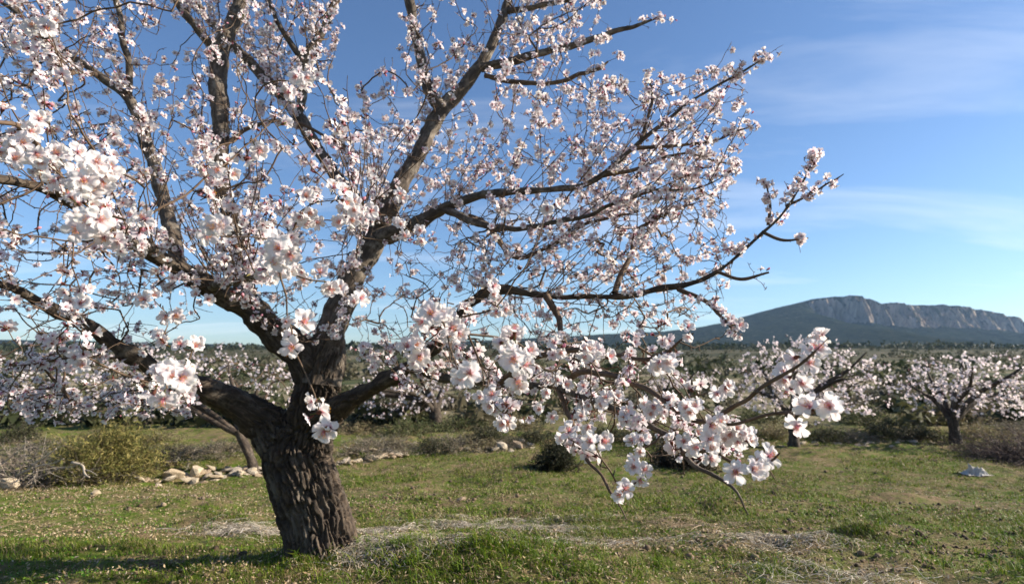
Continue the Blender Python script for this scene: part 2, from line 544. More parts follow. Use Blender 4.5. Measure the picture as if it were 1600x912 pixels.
def mountain_mat():
    m, N, L = mat('mountain_rock')
    g = N.new('ShaderNodeNewGeometry')
    sp = N.new('ShaderNodeSeparateXYZ'); L.new(g.outputs['True Normal'], sp.inputs[0])
    p = g.outputs['Position']
    n1 = noise(N, L, p, 0.012, 8, 0.65)
    n2_ = noise(N, L, p, 0.05, 6, 0.7)
    mp = N.new('ShaderNodeMapping'); mp.inputs['Scale'].default_value = (1, 1, 0.25); L.new(p, mp.inputs[0])
    n3 = noise(N, L, mp.outputs[0], 0.035, 8, 0.7, 0.4)
    rock = ramp(N, [(0.3, (0.09, 0.078, 0.066)), (0.52, (0.30, 0.24, 0.19)), (0.70, (0.60, 0.48, 0.37))])
    L.new(n3.outputs['Fac'], rock.inputs[0])
    scrub = ramp(N, [(0.35, (0.007, 0.012, 0.007)), (0.56, (0.020, 0.026, 0.015)), (0.74, (0.085, 0.078, 0.055))])
    L.new(n2_.outputs['Fac'], scrub.inputs[0])
    ad = N.new('ShaderNodeMath'); ad.operation = 'ADD'
    L.new(sp.outputs['Z'], ad.inputs[0]); L.new(maprange(N, L, n1.outputs['Fac'], 0.25, 0.75, -0.22, 0.22), ad.inputs[1])
    c = mixrgb(N, L, maprange(N, L, ad.outputs[0], 0.42, 0.66), rock.outputs[0], scrub.outputs[0])
    b = N.new('ShaderNodeBsdfPrincipled'); b.inputs['Roughness'].default_value = 1.0
    b.inputs['Specular IOR Level'].default_value = 0.0
    L.new(c, b.inputs['Base Color'])
    bp = N.new('ShaderNodeBump'); bp.inputs['Strength'].default_value = 1.0; bp.inputs['Distance'].default_value = 14
    L.new(n3.outputs['Fac'], bp.inputs['Height']); L.new(bp.outputs[0], b.inputs['Normal'])
    o = N.new('ShaderNodeOutputMaterial'); L.new(b.outputs[0], o.inputs[0])
    return m
link('mountain', mountain_mesh(mountain_mat()), kind='structure')

# ---- air
def haze_box():
    a, z0, z1 = 4900.0, -14.0, 330.0
    V = [(x, y, z) for z in (z0, z1) for y in (-a, a) for x in (-a, a)]
    F = [(0, 2, 3, 1), (4, 5, 7, 6), (0, 1, 5, 4), (2, 6, 7, 3), (0, 4, 6, 2), (1, 3, 7, 5)]
    m, N, L = mat('haze')
    v = N.new('ShaderNodeVolumePrincipled')
    v.inputs['Color'].default_value = (0.42, 0.66, 1.0, 1)
    v.inputs['Density'].default_value = HAZE
    v.inputs['Anisotropy'].default_value = 0.2
    o = N.new('ShaderNodeOutputMaterial'); L.new(v.outputs[0], o.inputs['Volume'])
    link('haze', mesh_np('haze', np.array(V, float), np.array(F), m, smooth=False), kind='stuff')
HAZE = 0.00005
haze_box()

# ------------------------------------------------------------------ blossoms
WHITE, BLUSH, DEEP = np.array([0.87, 0.845, 0.83]), np.array([0.83, 0.66, 0.69]), np.array([0.50, 0.09, 0.17])

def petal_grid(nu, nv, cup, wide, ripple, seed):
    """petal along +Y from the origin, facing +Z, length 1"""
    r = np.random.default_rng(seed)
    v = np.linspace(0, 1, nv)
    prof = np.interp(v, [0, .12, .35, .62, .82, .94, 1], [.05, .10, .30, .50, .50, .38, .22]) * wide
    u = np.linspace(-1, 1, nu)
    U, Vv = np.meshgrid(u, v)
    x = U * prof[:, None]
    y = Vv * (1 - 0.13 * (1 - np.abs(U)) ** 2 * (Vv > 0.92)) - 0.05 * U ** 2 * Vv
    z = cup * (0.30 * Vv ** 2 - 0.42 * Vv ** 4 * 0.9) + 0.22 * (x ** 2) / 0.25 * cup + ripple * np.sin(U * 4 + r.uniform(0, 6)) * Vv ** 2 * 0.05
    z = z + ripple * 0.05 * np.sin(Vv * 7 + U * 2 + r.uniform(0, 6))
    P = np.stack([x, y, z], -1).reshape(-1, 3)
    a, b = np.meshgrid(np.arange(nv - 1), np.arange(nu - 1), indexing='ij')
    Q = np.stack([a * nu + b, a * nu + b + 1, (a + 1) * nu + b + 1, (a + 1) * nu + b], -1).reshape(-1, 4)
    t = Vv.ravel()
    w1 = np.clip(1 - t / 0.36, 0, 1)[:, None] ** 1.3
    w2 = (np.clip(1 - np.abs(t - 0.25) / 0.5, 0, 1) * 0.22)[:, None]
    vein = (0.13 * np.abs(np.sin(U.ravel() * 9)) * t)[:, None]
    C = WHITE * (1 - w2 - vein) + BLUSH * (w2 + vein)
    C = C * (1 - w1) + DEEP * w1
    return P, Q, C

def rot_axis(ax, a):
    return np.array(Matrix.Rotation(a, 3, ax))

def core_geo(g, hero=True):
    """calyx, pedicel and stamens of a flower that faces +Z, petal length 1"""
    S = np.array([(0, 0, -0.75, .045), (0.02, 0, -0.45, .05), (0, 0, -0.3, .09), (0, 0, -0.12, .17), (0, 0, 0.0, .16), (0, 0, 0.03, .05)])
    V, Q, T, G, _, _ = tube(S, 8 if hero else 5, False)
    C = np.where((V[:, 2] > -0.4)[:, None], np.array([0.20, 0.085, 0.06]), np.array([0.12, 0.12, 0.04]))
    g.add(V, Q, C=C)
    r = np.random.default_rng(5)
    n = 22 if hero else 5
    for k in range(n):
        a = k * 2.399; tilt = r.uniform(0.12, 0.55)
        L_ = r.uniform(0.42, 0.68)
        d = np.array([math.sin(tilt) * math.cos(a), math.sin(tilt) * math.sin(a), math.cos(tilt)])
        p0 = d * 0.03; p1 = d * L_
        s = np.cross(d, [0.3, 0.2, 0.9]); s /= np.linalg.norm(s)
        w = 0.012 if hero else 0.03
        g.add(np.array([p0 - s * w, p0 + s * w, p1 + s * w, p1 - s * w]), [(0, 1, 2, 3)], C=np.array([0.72, 0.30, 0.36]))
        q = 0.035 if hero else 0.06
        A = np.array([p1 + d * q, p1 - d * q, p1 + s * q, p1 - s * q, p1 + np.cross(d, s) * q, p1 - np.cross(d, s) * q])
        g.add(A, None, [(0, 2, 4), (0, 4, 3), (0, 3, 5), (0, 5, 2), (1, 4, 2), (1, 3, 4), (1, 5, 3), (1, 2, 5)], C=np.array([0.72, 0.40, 0.05]))

PETAL_VARIANTS = [petal_grid(7, 8, c, w, rp, s) for c, w, rp, s in ((0.45, .70, 1.3, 1), (0.7, .76, 1.8, 2), (0.25, .66, 1.9, 3), (0.85, .72, 1.4, 4))]
PETAL_TINT = [(1, 1, 1), (1.0, .975, .98), (.96, .95, .92), (1.0, .955, .965)]
PETAL_VARIANTS = [(P, Q, C * np.array(t)) for (P, Q, C), t in zip(PETAL_VARIANTS, PETAL_TINT)]
PETAL_MESH = [mesh_np('petal', P, Q, M_PETAL, C) for P, Q, C in PETAL_VARIANTS]
_g = Geo(); core_geo(_g); CORE_MESH = _g.mesh('blossom', M_PETAL)

def petal_frames(opening, seed):
    r = np.random.default_rng(seed)
    out = []
    for k in range(5):
        a = k * 2 * math.pi / 5 + r.uniform(-.14, .14)
        tilt = math.pi / 2 - (math.pi / 2 - opening) + r.uniform(-.13, .13)
        # tilt: angle of the petal above the flower's plane
        M = rot_axis('Z', a) @ rot_axis('X', tilt) @ rot_axis('Y', r.uniform(-.2, .2))
        out.append((M, np.array([0, 0, 0.02 * (k % 2)]), r.uniform(.92, 1.06)))
    return out

def flower_geo(opening, seed, low):
    g = Geo()
    for k, (M, off, s) in enumerate(petal_frames(opening, seed)):
        if low:
            P, Q, C = LOW_PETAL
        else:
            P, Q, C = PETAL_VARIANTS[(k + seed) % 4]
        g.add((P * s) @ M.T + off, Q if Q.shape[1] == 4 else None, Q if Q.shape[1] == 3 else None, C)
    core_geo(g, not low) if not low else low_core(g)
    return g

def low_core(g):
    S = np.array([(0, 0, -0.55, .05), (0, 0, -0.05, .17), (0, 0, 0.32, .07)])
    V, Q, T, G, _, _ = tube(S, 3, False)
    C = np.where((V[:, 2] > 0.1)[:, None], np.array([0.58, 0.26, 0.16]), np.array([0.20, 0.075, 0.055]))
    g.add(V, Q, C=C)

_lp = np.array([(0, 0.03, 0), (-.34, .50, .10), (-.26, .92, .02), (0, .88, -.05), (.26, .92, .02), (.34, .50, .10), (0, .52, .0)])
LOW_PETAL = (_lp, np.array([(0, 6, 1), (1, 6, 2), (2, 6, 3), (3, 6, 4), (4, 6, 5), (5, 6, 0)]),
             np.array([DEEP * .5 + BLUSH * .5, WHITE, WHITE, WHITE, WHITE, WHITE, WHITE * .85 + BLUSH * .15]))

def bud_geo():
    g = Geo()
    S = np.array([(0, 0, -.5, .05), (0, 0, -.2, .14), (0, 0, 0.0, .20), (0.02, 0, .25, .27), (0.02, 0, .5, .23), (0, 0, .66, .05)])
    V, Q, T, G, _, _ = tube(S, 5, False)
    C = np.where((V[:, 2] > 0.05)[:, None], np.array([0.78, 0.42, 0.50]), np.array([0.20, 0.06, 0.05]))
    g.add(V, Q, C=C)
    return g

def stack(g):
    """template arrays of a Geo: verts, tris, colours"""
    V = np.concatenate(g.V); C = np.concatenate(g.C)
    T = []
    if g.Q:
        q = np.concatenate(g.Q); T += [q[:, [0, 1, 2]], q[:, [0, 2, 3]]]
    if g.T: T.append(np.concatenate(g.T))
    return V, np.concatenate(T), C

LOW_FLOWERS = [stack(flower_geo(o, s, True)) for o, s in ((0.15, 1), (0.35, 2), (0.55, 3), (0.8, 4), (0.05, 5))] + [stack(bud_geo())]
MID_FLOWERS = [flower_geo(o, s, False).mesh('blossom', M_PETAL) for o, s in ((0.22, 1), (0.38, 2), (0.6, 3), (0.85, 4))]

def frames_facing(D, spin):
    """rotation matrices (n,3,3) taking +Z to D"""
    D = D / (np.linalg.norm(D, axis=1, keepdims=True) + 1e-9)
    ref = np.where(np.abs(D[:, 2:3]) < 0.9, np.array([[0, 0, 1.0]]), np.array([[1.0, 0, 0]]))
    X = np.cross(ref, D); X /= np.linalg.norm(X, axis=1, keepdims=True)
    Y = np.cross(D, X)
    c, s = np.cos(spin)[:, None], np.sin(spin)[:, None]
    return np.stack([X * c + Y * s, -X * s + Y * c, D], -1)

def scatter_mesh(name, templates, which, P, D, S, material, tint=None, spin=None):
    """many copies of small templates joined into one mesh"""
    Vs, Ts, Cs, n = [], [], [], 0
    spin = rng.uniform(0, 6.28, len(P)) if spin is None else spin
    Fm = frames_facing(D, spin)
    for k, (V, T, C) in enumerate(templates):
        i = np.where(which == k)[0]
        if not len(i): continue
        W = np.einsum('nij,vj->nvi', Fm[i], V) * S[i][:, None, None] + P[i][:, None, :]
        c = np.broadcast_to(C[None], (len(i),) + C.shape)
        if tint is not None: c = c * tint[i][:, None, :]
        Vs.append(W.reshape(-1, 3)); Cs.append(c.reshape(-1, 3))
        Ts.append((T[None] + (np.arange(len(i)) * len(V))[:, None, None]).reshape(-1, 3) + n)
        n += len(i) * len(V)
    return mesh_np(name, np.concatenate(Vs), np.concatenate(Ts), material, np.concatenate(Cs))

def rand_dirs(n, bias=(0, 0, 0)):
    d = rng.normal(size=(n, 3)); d /= np.linalg.norm(d, axis=1, keepdims=True)
    d = d + np.asarray(bias)
    return d / (np.linalg.norm(d, axis=1, keepdims=True) + 1e-9)

# ------------------------------------------------------------------ growing twigs towards points of a crown
def grow(seedP, seedT, targets, maxlen, step=0.035, wig=0.042, forced=None):
    """each target is joined to the nearest node of what has grown so far; returns polylines and the parent of each"""
    cap = len(seedP) + len(targets) * 40 + 1000
    P = np.empty((cap, 3)); Tn = np.empty((cap, 3)); own = np.full(cap, -1, int); pos = np.zeros(cap, int)
    n = len(seedP); P[:n] = seedP; Tn[:n] = seedT
    lines, parent = [], []
    tg = np.asarray(targets, float)
    d0 = np.array([np.min(np.sum((seedP - t) ** 2, 1)) for t in tg])
    order = np.argsort(d0)
    for q in order:
        t = tg[q]
        v = t - P[:n]
        dd = np.sqrt(np.sum(v * v, 1)) + 1e-6
        cosv = np.sum(v * Tn[:n], 1) / dd
        cost = dd * (1.35 - 0.35 * cosv)
        i = int(np.argmin(cost))
        ln = dd[i]
        if ln < 0.03 or (ln > maxlen and not (forced is not None and forced[q])): continue
        m = max(2, int(math.ceil(ln / step)))
        s = np.linspace(0, 1, m + 1)[:, None]
        a, b = P[i], t
        c1 = a + (0.28 * Tn[i] + 0.72 * v[i] / ln) * ln * 0.4 + rng.normal(size=3) * ln * wig
        c2 = b - (v[i] / ln) * ln * 0.3 + rng.normal(size=3) * ln * wig + np.array([0, 0, -0.06 * ln])
        L_ = a * (1 - s) ** 3 + 3 * c1 * s * (1 - s) ** 2 + 3 * c2 * s ** 2 * (1 - s) + b * s ** 3
        if m > 2:
            L_[1:-1] += rng.normal(size=(m - 1, 3)) * 0.0024
        parent.append((own[i], pos[i])); lines.append(L_)
        k = m
        tt = np.gradient(L_, axis=0); tt /= np.linalg.norm(tt, axis=1, keepdims=True) + 1e-9
        P[n:n + k] = L_[1:]; Tn[n:n + k] = tt[1:]; own[n:n + k] = len(lines) - 1; pos[n:n + k] = np.arange(1, k + 1)
        n += k
    # pipe model: a twig is as thick as what it carries
    load = [np.linspace(len(l), 1, len(l)) for l in lines]
    for j in range(len(lines) - 1, -1, -1):
        pj, at_ = parent[j]
        if pj >= 0:
            load[pj][:at_ + 1] += load[j][0]
    return lines, parent, load

def twig_rows(L_, load, k=0.00062, e=0.42, rmax=0.0065):
    r = np.minimum(k * load ** e + 0.0003, rmax)
    return np.column_stack([L_, r])

def polyline_nodes(S, step=0.03):
    P = S[:, :3]
    T = np.gradient(P, axis=0); T /= np.linalg.norm(T, axis=1, keepdims=True) + 1e-9
    return P, T

def in_poly(poly, n):
    poly = np.asarray(poly, float)
    lo, hi = poly.min(0), poly.max(0)
    out = []
    while len(out) < n:
        p = rng.uniform(lo, hi)
        c, j = False, len(poly) - 1
        for i in range(len(poly)):
            if (poly[i, 1] > p[1]) != (poly[j, 1] > p[1]) and p[0] < (poly[j, 0] - poly[i, 0]) * (p[1] - poly[i, 1]) / (poly[j, 1] - poly[i, 1]) + poly[i, 0]:
                c = not c
            j = i
        if c: out.append(p)
    return np.array(out)

def run_on(rows, ln=.75):
    R_ = px_rows(rows)
    px, py = rows[-1][:2]
    if py > -5 and px > -5: return R_
    d = R_[-1, :3] - R_[-3, :3]; d /= np.linalg.norm(d)
    d2 = d + np.array([.05, 0, .25]); d2 /= np.linalg.norm(d2)
    a = np.append(R_[-1, :3] + d * ln * .5, R_[-1, 3] * .55)
    return np.vstack([R_, a, np.append(a[:3] + d2 * ln * .5, .0025)])

def limb_mesh(name, S, seg, material, amp, step=0.016):
    V, Q, T, G, Tn, Nn = tube(S, seg)
    rr = np.repeat(S[:, 3], seg)
    q = G * np.array([1, 1, 0.35])
    off = np.array([hash(name) % 7, S[0, 0] * 3, S[0, 2] * 5])
    d = (fbm(q * 38 + off, 3, 5) - 0.5) * 1.1 + (fbm(G * 11 + off, 3, 8) - 0.5) * 1.6
    V = V + Nn * (d * amp * np.clip(rr / 0.05, 0.15, 1.0))[:, None]
    return mesh_np(name, V, Q, material, grain=G + off)

# ------------------------------------------------------------------ the great almond tree
def px_rows(rows):
    """(px, py, depth, half-width px) -> (x, y, z, r)"""
    out = []
    for px, py, d, w in rows:
        p = at(px, py, d)
        out.append((*p, w * d / FPX))
    return np.array(out)

TRACE = {
 'left_low': [(452,696,3.17,32.5),(431,676,3.16,32.1),(400,650,3.12,26.2),(355,622,3.05,21.6),(300,602,2.95,18.2),(245,578,2.85,14.8),(190,545,2.7,13.2),(130,506,2.55,10.3),(75,480,2.4,8.3),(20,452,2.2,7.2),(-70,425,2.0,5.9)],
 'left_mid': [(500,590,3.15,28.5),(475,556,3.13,25.1),(440,528,3.1,23.6),(405,498,3.05,22.2),(378,478,3.0,20.8),(330,448,2.9,17.8),(280,420,2.8,15.3),(230,388,2.65,12.8),(180,362,2.5,10.2),(100,312,2.25,8.5),(30,286,2.05,6.8),(-60,268,1.85,6.0)],
 'main_up': [(500,600,3.15,34.2),(513,540,3.17,27.3),(530,490,3.2,21.7),(555,430,3.25,19.4),(585,370,3.3,17.3),(612,318,3.35,14.9),(640,265,3.4,13.7),(668,212,3.45,12.6),(692,170,3.5,11.5),(715,146,3.52,10.1),(750,102,3.55,9.0),(775,52,3.6,7.6),(795,0,3.65,6.5),(815,-60,3.7,5.8)],
 'right_low': [(505,655,3.1,18.8),(530,635,3.05,14.9),(580,606,2.95,11.7),(640,572,2.8,10.9),(690,532,2.7,9.8),(735,478,2.65,8.8),(780,452,2.65,7.6),(830,457,2.65,6.4),(880,464,2.65,5.5),(960,458,2.65,4.5),(1060,450,2.65,3.8),(1120,422,2.65,2.9),(1180,374,2.62,2.3),(1240,308,2.6,1.6),(1274,238,2.6,0.6)],
 'mid_upright': [(390,486,3.02,17),(380,440,3.1,15.5),(370,385,3.15,15),(355,330,3.2,14),(345,270,3.25,13),(342,200,3.3,13),(345,112,3.35,13),(346,82,3.37,13),(358,48,3.4,12),(375,0,3.45,11),(390,-60,3.5,10)],
 'left_upright': [(278,418,2.8,11),(266,345,2.85,10.5),(250,300,2.9,10),(238,258,2.92,9.5),(217,195,2.95,8.5),(197,152,2.97,7),(150,116,3.0,6),(84,60,3.05,4.5),(20,18,3.1,3.5),(-40,-20,3.1,3)],
 'fork_left': [(692,172,3.5,10.4),(672,142,3.47,9.6),(656,85,3.45,8.4),(646,30,3.42,7.6),(634,-50,3.4,6.8)],
 'leaning': [(590,372,3.3,13),(560,325,3.36,11),(527,279,3.42,10.5),(500,240,3.47,10),(475,195,3.52,10),(457,170,3.55,9.5),(410,120,3.6,8),(367,73,3.65,6.8),(320,20,3.7,5),(290,-40,3.75,4)],
 'right_mid': [(588,372,3.3,13.5),(640,356,3.2,12.0),(690,328,3.1,9.2),(740,311,3.0,7.4),(800,300,2.9,6.0),(870,297,2.8,4.9),(917,287,2.75,4.2),(980,236,2.7,3.4),(1085,155,2.65,2.4),(1150,118,2.62,1.7),(1196,86,2.6,0.6)],
}
BRANCH = {
 'a': [(465,180,3.53,8),(474,140,3.52,7.5),(474,96,3.5,7.5),(500,52,3.48,7),(527,-5,3.45,6),(545,-50,3.45,5)],
 'b': [(474,97,3.5,5),(452,65,3.45,5),(438,45,3.42,4),(425,10,3.4,3),(420,-30,3.4,2)],
 'c': [(752,106,3.55,8),(790,98,3.5,7.2),(840,86,3.45,6.3),(930,60,3.4,4.8),(1000,38,3.35,3),(1028,26,3.35,1.2)],
 'd': [(793,18,3.6,5),(845,10,3.55,4.4),(905,-3,3.5,3.5),(960,-20,3.5,3)],
 'e': [(200,155,2.97,6),(203,125,2.95,5.5),(200,90,2.92,5),(188,40,2.9,4.5),(178,-10,2.9,4),(170,-50,2.9,3)],
 'f': [(340,78,3.37,8),(318,58,3.35,6.8),(285,18,3.3,6),(262,-20,3.3,5)],
 'g': [(345,240,3.26,4),(358,222,3.25,3.6),(400,196,3.3,3.3),(460,191,3.4,3),(540,230,3.45,2)],
 'h': [(758,118,3.55,4),(800,128,3.5,4),(860,128,3.45,3.6),(930,110,3.4,3),(950,98,3.4,1.5)],
 'i': [(690,325,3.1,6.8),(740,345,2.95,6.1),(800,360,2.8,4.7),(870,345,2.65,4.0),(920,335,2.55,3.2),(1010,300,2.45,2.4),(1100,290,2.4,1.3),(1148,262,2.4,0.6)],
 'j': [(720,335,3.05,5.2),(760,350,3.15,5.0),(800,400,3.2,4.0),(850,390,3.2,3.2),(930,345,3.2,2.4),(1000,330,3.2,1.6)],
 'k': [(852,460,2.65,6),(872,495,2.6,5),(882,535,2.5,4),(925,590,2.35,3)],
 'l': [(960,458,2.65,5),(970,430,2.7,4.5),(985,400,2.75,4),(1000,360,2.8,3),(1040,335,2.8,2),(1086,318,2.8,1)],
 'm': [(1120,424,2.65,3),(1160,436,2.55,2.6),(1200,425,2.5,1.6)],
 'n': [(1190,362,2.62,2.8),(1225,376,2.58,2.2),(1262,373,2.55,1.2)],
 'o': [(1200,352,2.62,2.4),(1203,320,2.6,2),(1197,290,2.58,1)],
 'p': [(1228,322,2.6,2.2),(1262,306,2.58,1.8),(1318,273,2.55,.8)],
 'q': [(985,232,2.7,3.6),(1040,228,2.68,2.8),(1100,220,2.66,2.2),(1177,194,2.64,.9)],
 'r': [(1000,224,2.7,3.6),(1010,190,2.72,3),(1018,150,2.72,2.4),(1012,110,2.7,1)],
 's': [(940,275,2.75,4),(1000,262,2.7,3),(1070,240,2.68,2),(1145,258,2.66,1)],
 't': [(1060,452,2.65,4),(1100,470,2.5,3.4),(1130,495,2.4,2.4),(1150,520,2.3,1.6)],
 # drooping lower right branches that come towards the camera
 'u': [(640,574,2.8,8.8),(700,590,2.55,7.2),(780,600,2.25,6.4),(860,603,1.95,5.6),(933,632,1.7,5.2),(1000,655,1.5,4.8),(1050,683,1.38,4.2),(1066,708,1.33,3.6),(1110,740,1.25,3.2),(1150,768,1.2,2.2),(1168,800,1.2,1.0)],
 'v': [(860,603,1.95,5),(930,580,1.7,4.5),(1000,600,1.5,4),(1080,655,1.3,3.8),(1135,642,1.2,3.4),(1190,612,1.1,3),(1235,578,1.05,2.4),(1272,545,1.0,1.4)],
 'w': [(1080,655,1.3,3),(1140,662,1.18,3),(1200,650,1.08,2.6),(1270,640,1.0,2.2),(1330,625,0.97,1)],
 'x': [(870,605,1.92,4),(890,650,1.75,3.4),(905,700,1.6,2.8),(938,750,1.45,2.4),(978,812,1.38,1)],
 'y': [(780,600,2.25,6),(830,560,2.0,5),(900,545,1.8,4),(980,560,1.65,3.4),(1040,550,1.5,2.6),(1085,520,1.4,1.2)],
 'z': [(1066,708,1.33,3.6),(1110,705,1.2,3.4),(1150,725,1.12,3),(1195,728,1.05,2.2),(1215,715,1.03,1)],
 'aa': [(690,532,2.7,8),(700,520,2.3,6),(705,512,1.9,5),(700,505,1.5,4),(694,498,1.2,3)],
 'ab': [(230,388,2.65,8),(235,386,2.2,6),(190,372,1.8,5),(160,350,1.4,4.5),(140,330,1.1,4)],
 'ac': [(330,448,2.9,8),(360,440,2.4,6),(400,430,1.9,5),(425,415,1.4,4),(436,400,1.05,3)],
 'ad': [(300,602,2.95,9),(295,610,2.4,6),(285,606,1.8,4.6),(278,598,1.3,4),(274,592,1.05,3)],
 'ae': [(100,312,2.25,7),(70,270,1.9,6),(60,235,1.6,5),(30,200,1.4,4),(-20,190,1.3,3)],
 'af': [(150,116,3.0,4),(100,112,2.4,4),(80,75,1.9,4),(66,48,1.5,3)],
 'ag': [(600,345,3.32,8),(575,340,2.7,6),(555,335,2.0,5),(545,325,1.5,4)],
}
TREE_BASE = at(505, 866, 3.2)
TREE_BASE[2] = H(TREE_BASE[0], TREE_BASE[1])
almond = thing('almond_tree', TREE_BASE, 'big old almond tree with a thick furrowed trunk and spreading blossoming limbs', 'tree')

# trunk: overlapping tubes fused by a voxel remesh, then cut with bark fissures
TR = [
 [(512,893,3.17,66),(508,866,3.17,50),(498,820,3.17,46.5),(479,765,3.17,49),(464,722,3.17,47),(459,694,3.17,43),(464,660,3.17,31)],
 [(455,704,3.17,40),(431,676,3.16,35),(400,650,3.12,26),(355,622,3.05,19),(318,608,2.99,14)],
 [(472,720,3.17,39),(483,680,3.16,34),(489,640,3.15,33),(497,600,3.15,33),(504,568,3.16,34),(513,538,3.17,27),(523,510,3.19,15)],
 [(500,600,3.15,32),(475,556,3.13,28),(440,528,3.1,24),(412,505,3.06,15)],
 [(498,665,3.1,26),(530,636,3.05,17),(568,613,2.97,10)],
 [(566,884,3.10,14),(540,868,3.12,20),(520,835,3.14,27),(505,790,3.15,30)],
 [(430,882,3.2,11),(462,868,3.18,20),(478,835,3.16,28),(478,790,3.15,30)],
 [(500,895,2.98,12),(498,872,3.04,20),(495,835,3.1,30)],
 [(478,884,3.08,20),(476,850,3.1,26),(470,800,3.13,34)],
]
def build_trunk():
    g = Geo(); segs = []
    for rows in TR:
        S = spline(px_rows(rows), 0.03)
        V, Q, T, G, _, _ = tube(S, 24, True)
        g.add(V, Q, T)
        segs.append(S)
    me = g.mesh('tmp', [])
    o = bpy.data.objects.new('tmp', me); COL.objects.link(o)
    md = o.modifiers.new('r', 'REMESH'); md.mode = 'VOXEL'; md.voxel_size = 0.0054
    sm = o.modifiers.new('s', 'SMOOTH'); sm.iterations = 12; sm.factor = 0.5
    dg = bpy.context.evaluated_depsgraph_get()
    ev = o.evaluated_get(dg); em = ev.to_mesh()
    n = len(em.vertices)
    V = np.empty(n * 3, np.float32); em.vertices.foreach_get('co', V); V = V.reshape(-1, 3).astype(float)
    Nn = np.empty(n * 3, np.float32); em.vertices.foreach_get('normal', Nn); Nn = Nn.reshape(-1, 3).astype(float)
    F = np.array([p.vertices[:] for p in em.polygons if len(p.vertices) == 4])
    ev.to_mesh_clear()
    bpy.data.objects.remove(o)
    best = np.full(n, 1e9); q = np.zeros((n, 3))
    for k, S in enumerate(segs):
        P = S[:, :3]
        T = np.gradient(P, axis=0); T /= np.linalg.norm(T, axis=1, keepdims=True)
        N_ = np.cross(T, [0.0, 1.0, 0.0]); N_ /= np.linalg.norm(N_, axis=1, keepdims=True)
        B_ = np.cross(T, N_)
        arc = np.concatenate([[0], np.cumsum(np.linalg.norm(np.diff(P, axis=0), axis=1))])
        for a in range(0, n, 8000):
            v = V[a:a + 8000]
            d = np.linalg.norm(v[:, None] - P[None], axis=2)
            m = np.argmin(d, 1); dv = v - P[m]
            score = d[np.arange(len(v)), m] / S[m, 3] + (0.35 if k > 4 else 0)
            loc = np.stack([(dv * N_[m]).sum(1), (dv * B_[m]).sum(1), arc[m] + (dv * T[m]).sum(1)], 1)
            b = score < best[a:a + 8000]
            best[a:a + 8000] = np.where(b, score, best[a:a + 8000])
            q[a:a + 8000] = np.where(b[:, None], loc * [1, 1, .115] + k * 0.37, q[a:a + 8000])
    q = q + (np.stack([fbm(V * 8, 3, 60), fbm(V * 8, 3, 61), fbm(V * 8, 3, 62)], -1) - .5) * np.array([.05, .05, .015])
    f1, f2 = worley(q * 40, 70)
    crack = sstep(0.0, 0.30, f2 - f1)
    g1, g2 = worley(q * [70, 70, 190] + 4, 75)
    crack2 = sstep(0.0, 0.3, g2 - g1)
    lump = fbm(V * 9, 3, 77) - 0.5
    rid = fbm(q * 48, 3, 79) - 0.5
    d = -0.024 * (1 - crack) - 0.010 * (1 - crack2) * sstep(.35, .6, fbm(V * 14, 2, 83)) + 0.030 * lump + 0.012 * rid + 0.010
    low = sstep(0.95, 0.75, V[:, 2])      # smoother towards the limbs
    d = d * (0.40 + 0.60 * (1 - sstep(0.75, 1.15, V[:, 2])))
    V = V + Nn * d[:, None]
    grain = q * [1, 1, 3.0]
    return mesh_np('trunk', V, F, M_TRUNK, grain=grain)
part('trunk', build_trunk(), almond)

seedP, seedT = [], []
for nm, rows in TRACE.items():
    S = spline(run_on(rows), 0.018)
    S[:, :3] += (np.stack([fbm(S[:, :3] * 4, 2, s) for s in (1, 2, 3)], -1) - 0.5) * 0.045 * np.clip(np.arange(len(S)) / 25, 0, 1)[:, None]
    old = nm in ('left_low', 'left_mid', 'right_low')
    lm = limb_mesh('limb', S, 22 if old else 18, M_TRUNK if old else M_LIMB, 0.034 if old else 0.022)
    part('limb', lm, almond)
    P, T = polyline_nodes(S)
    k = np.where(S[:, 3] < 0.085)[0][::2]
    seedP.append(P[k]); seedT.append(T[k])
for nm, rows in BRANCH.items():
    S = spline(run_on(rows, .5), 0.016)
    S[:, :3] += (np.stack([fbm(S[:, :3] * 9, 2, s) for s in (4, 5, 6)], -1) - 0.5) * 0.03 * np.clip(np.arange(len(S)) / 20, 0, 1)[:, None]
    S[:, 3] *= 1.0 + 0.25 * (fbm(S[:, :3] * 45, 2, 9) - 0.5)
    part('branch', limb_mesh('branch', S, 9, M_LIMB if rows[0][3] * rows[0][2] > 17 else M_TWIG, 0.008), almond)
    P, T = polyline_nodes(S)
    seedP.append(P[::2]); seedT.append(T[::2])
seedP = np.concatenate(seedP); seedT = np.concatenate(seedT)

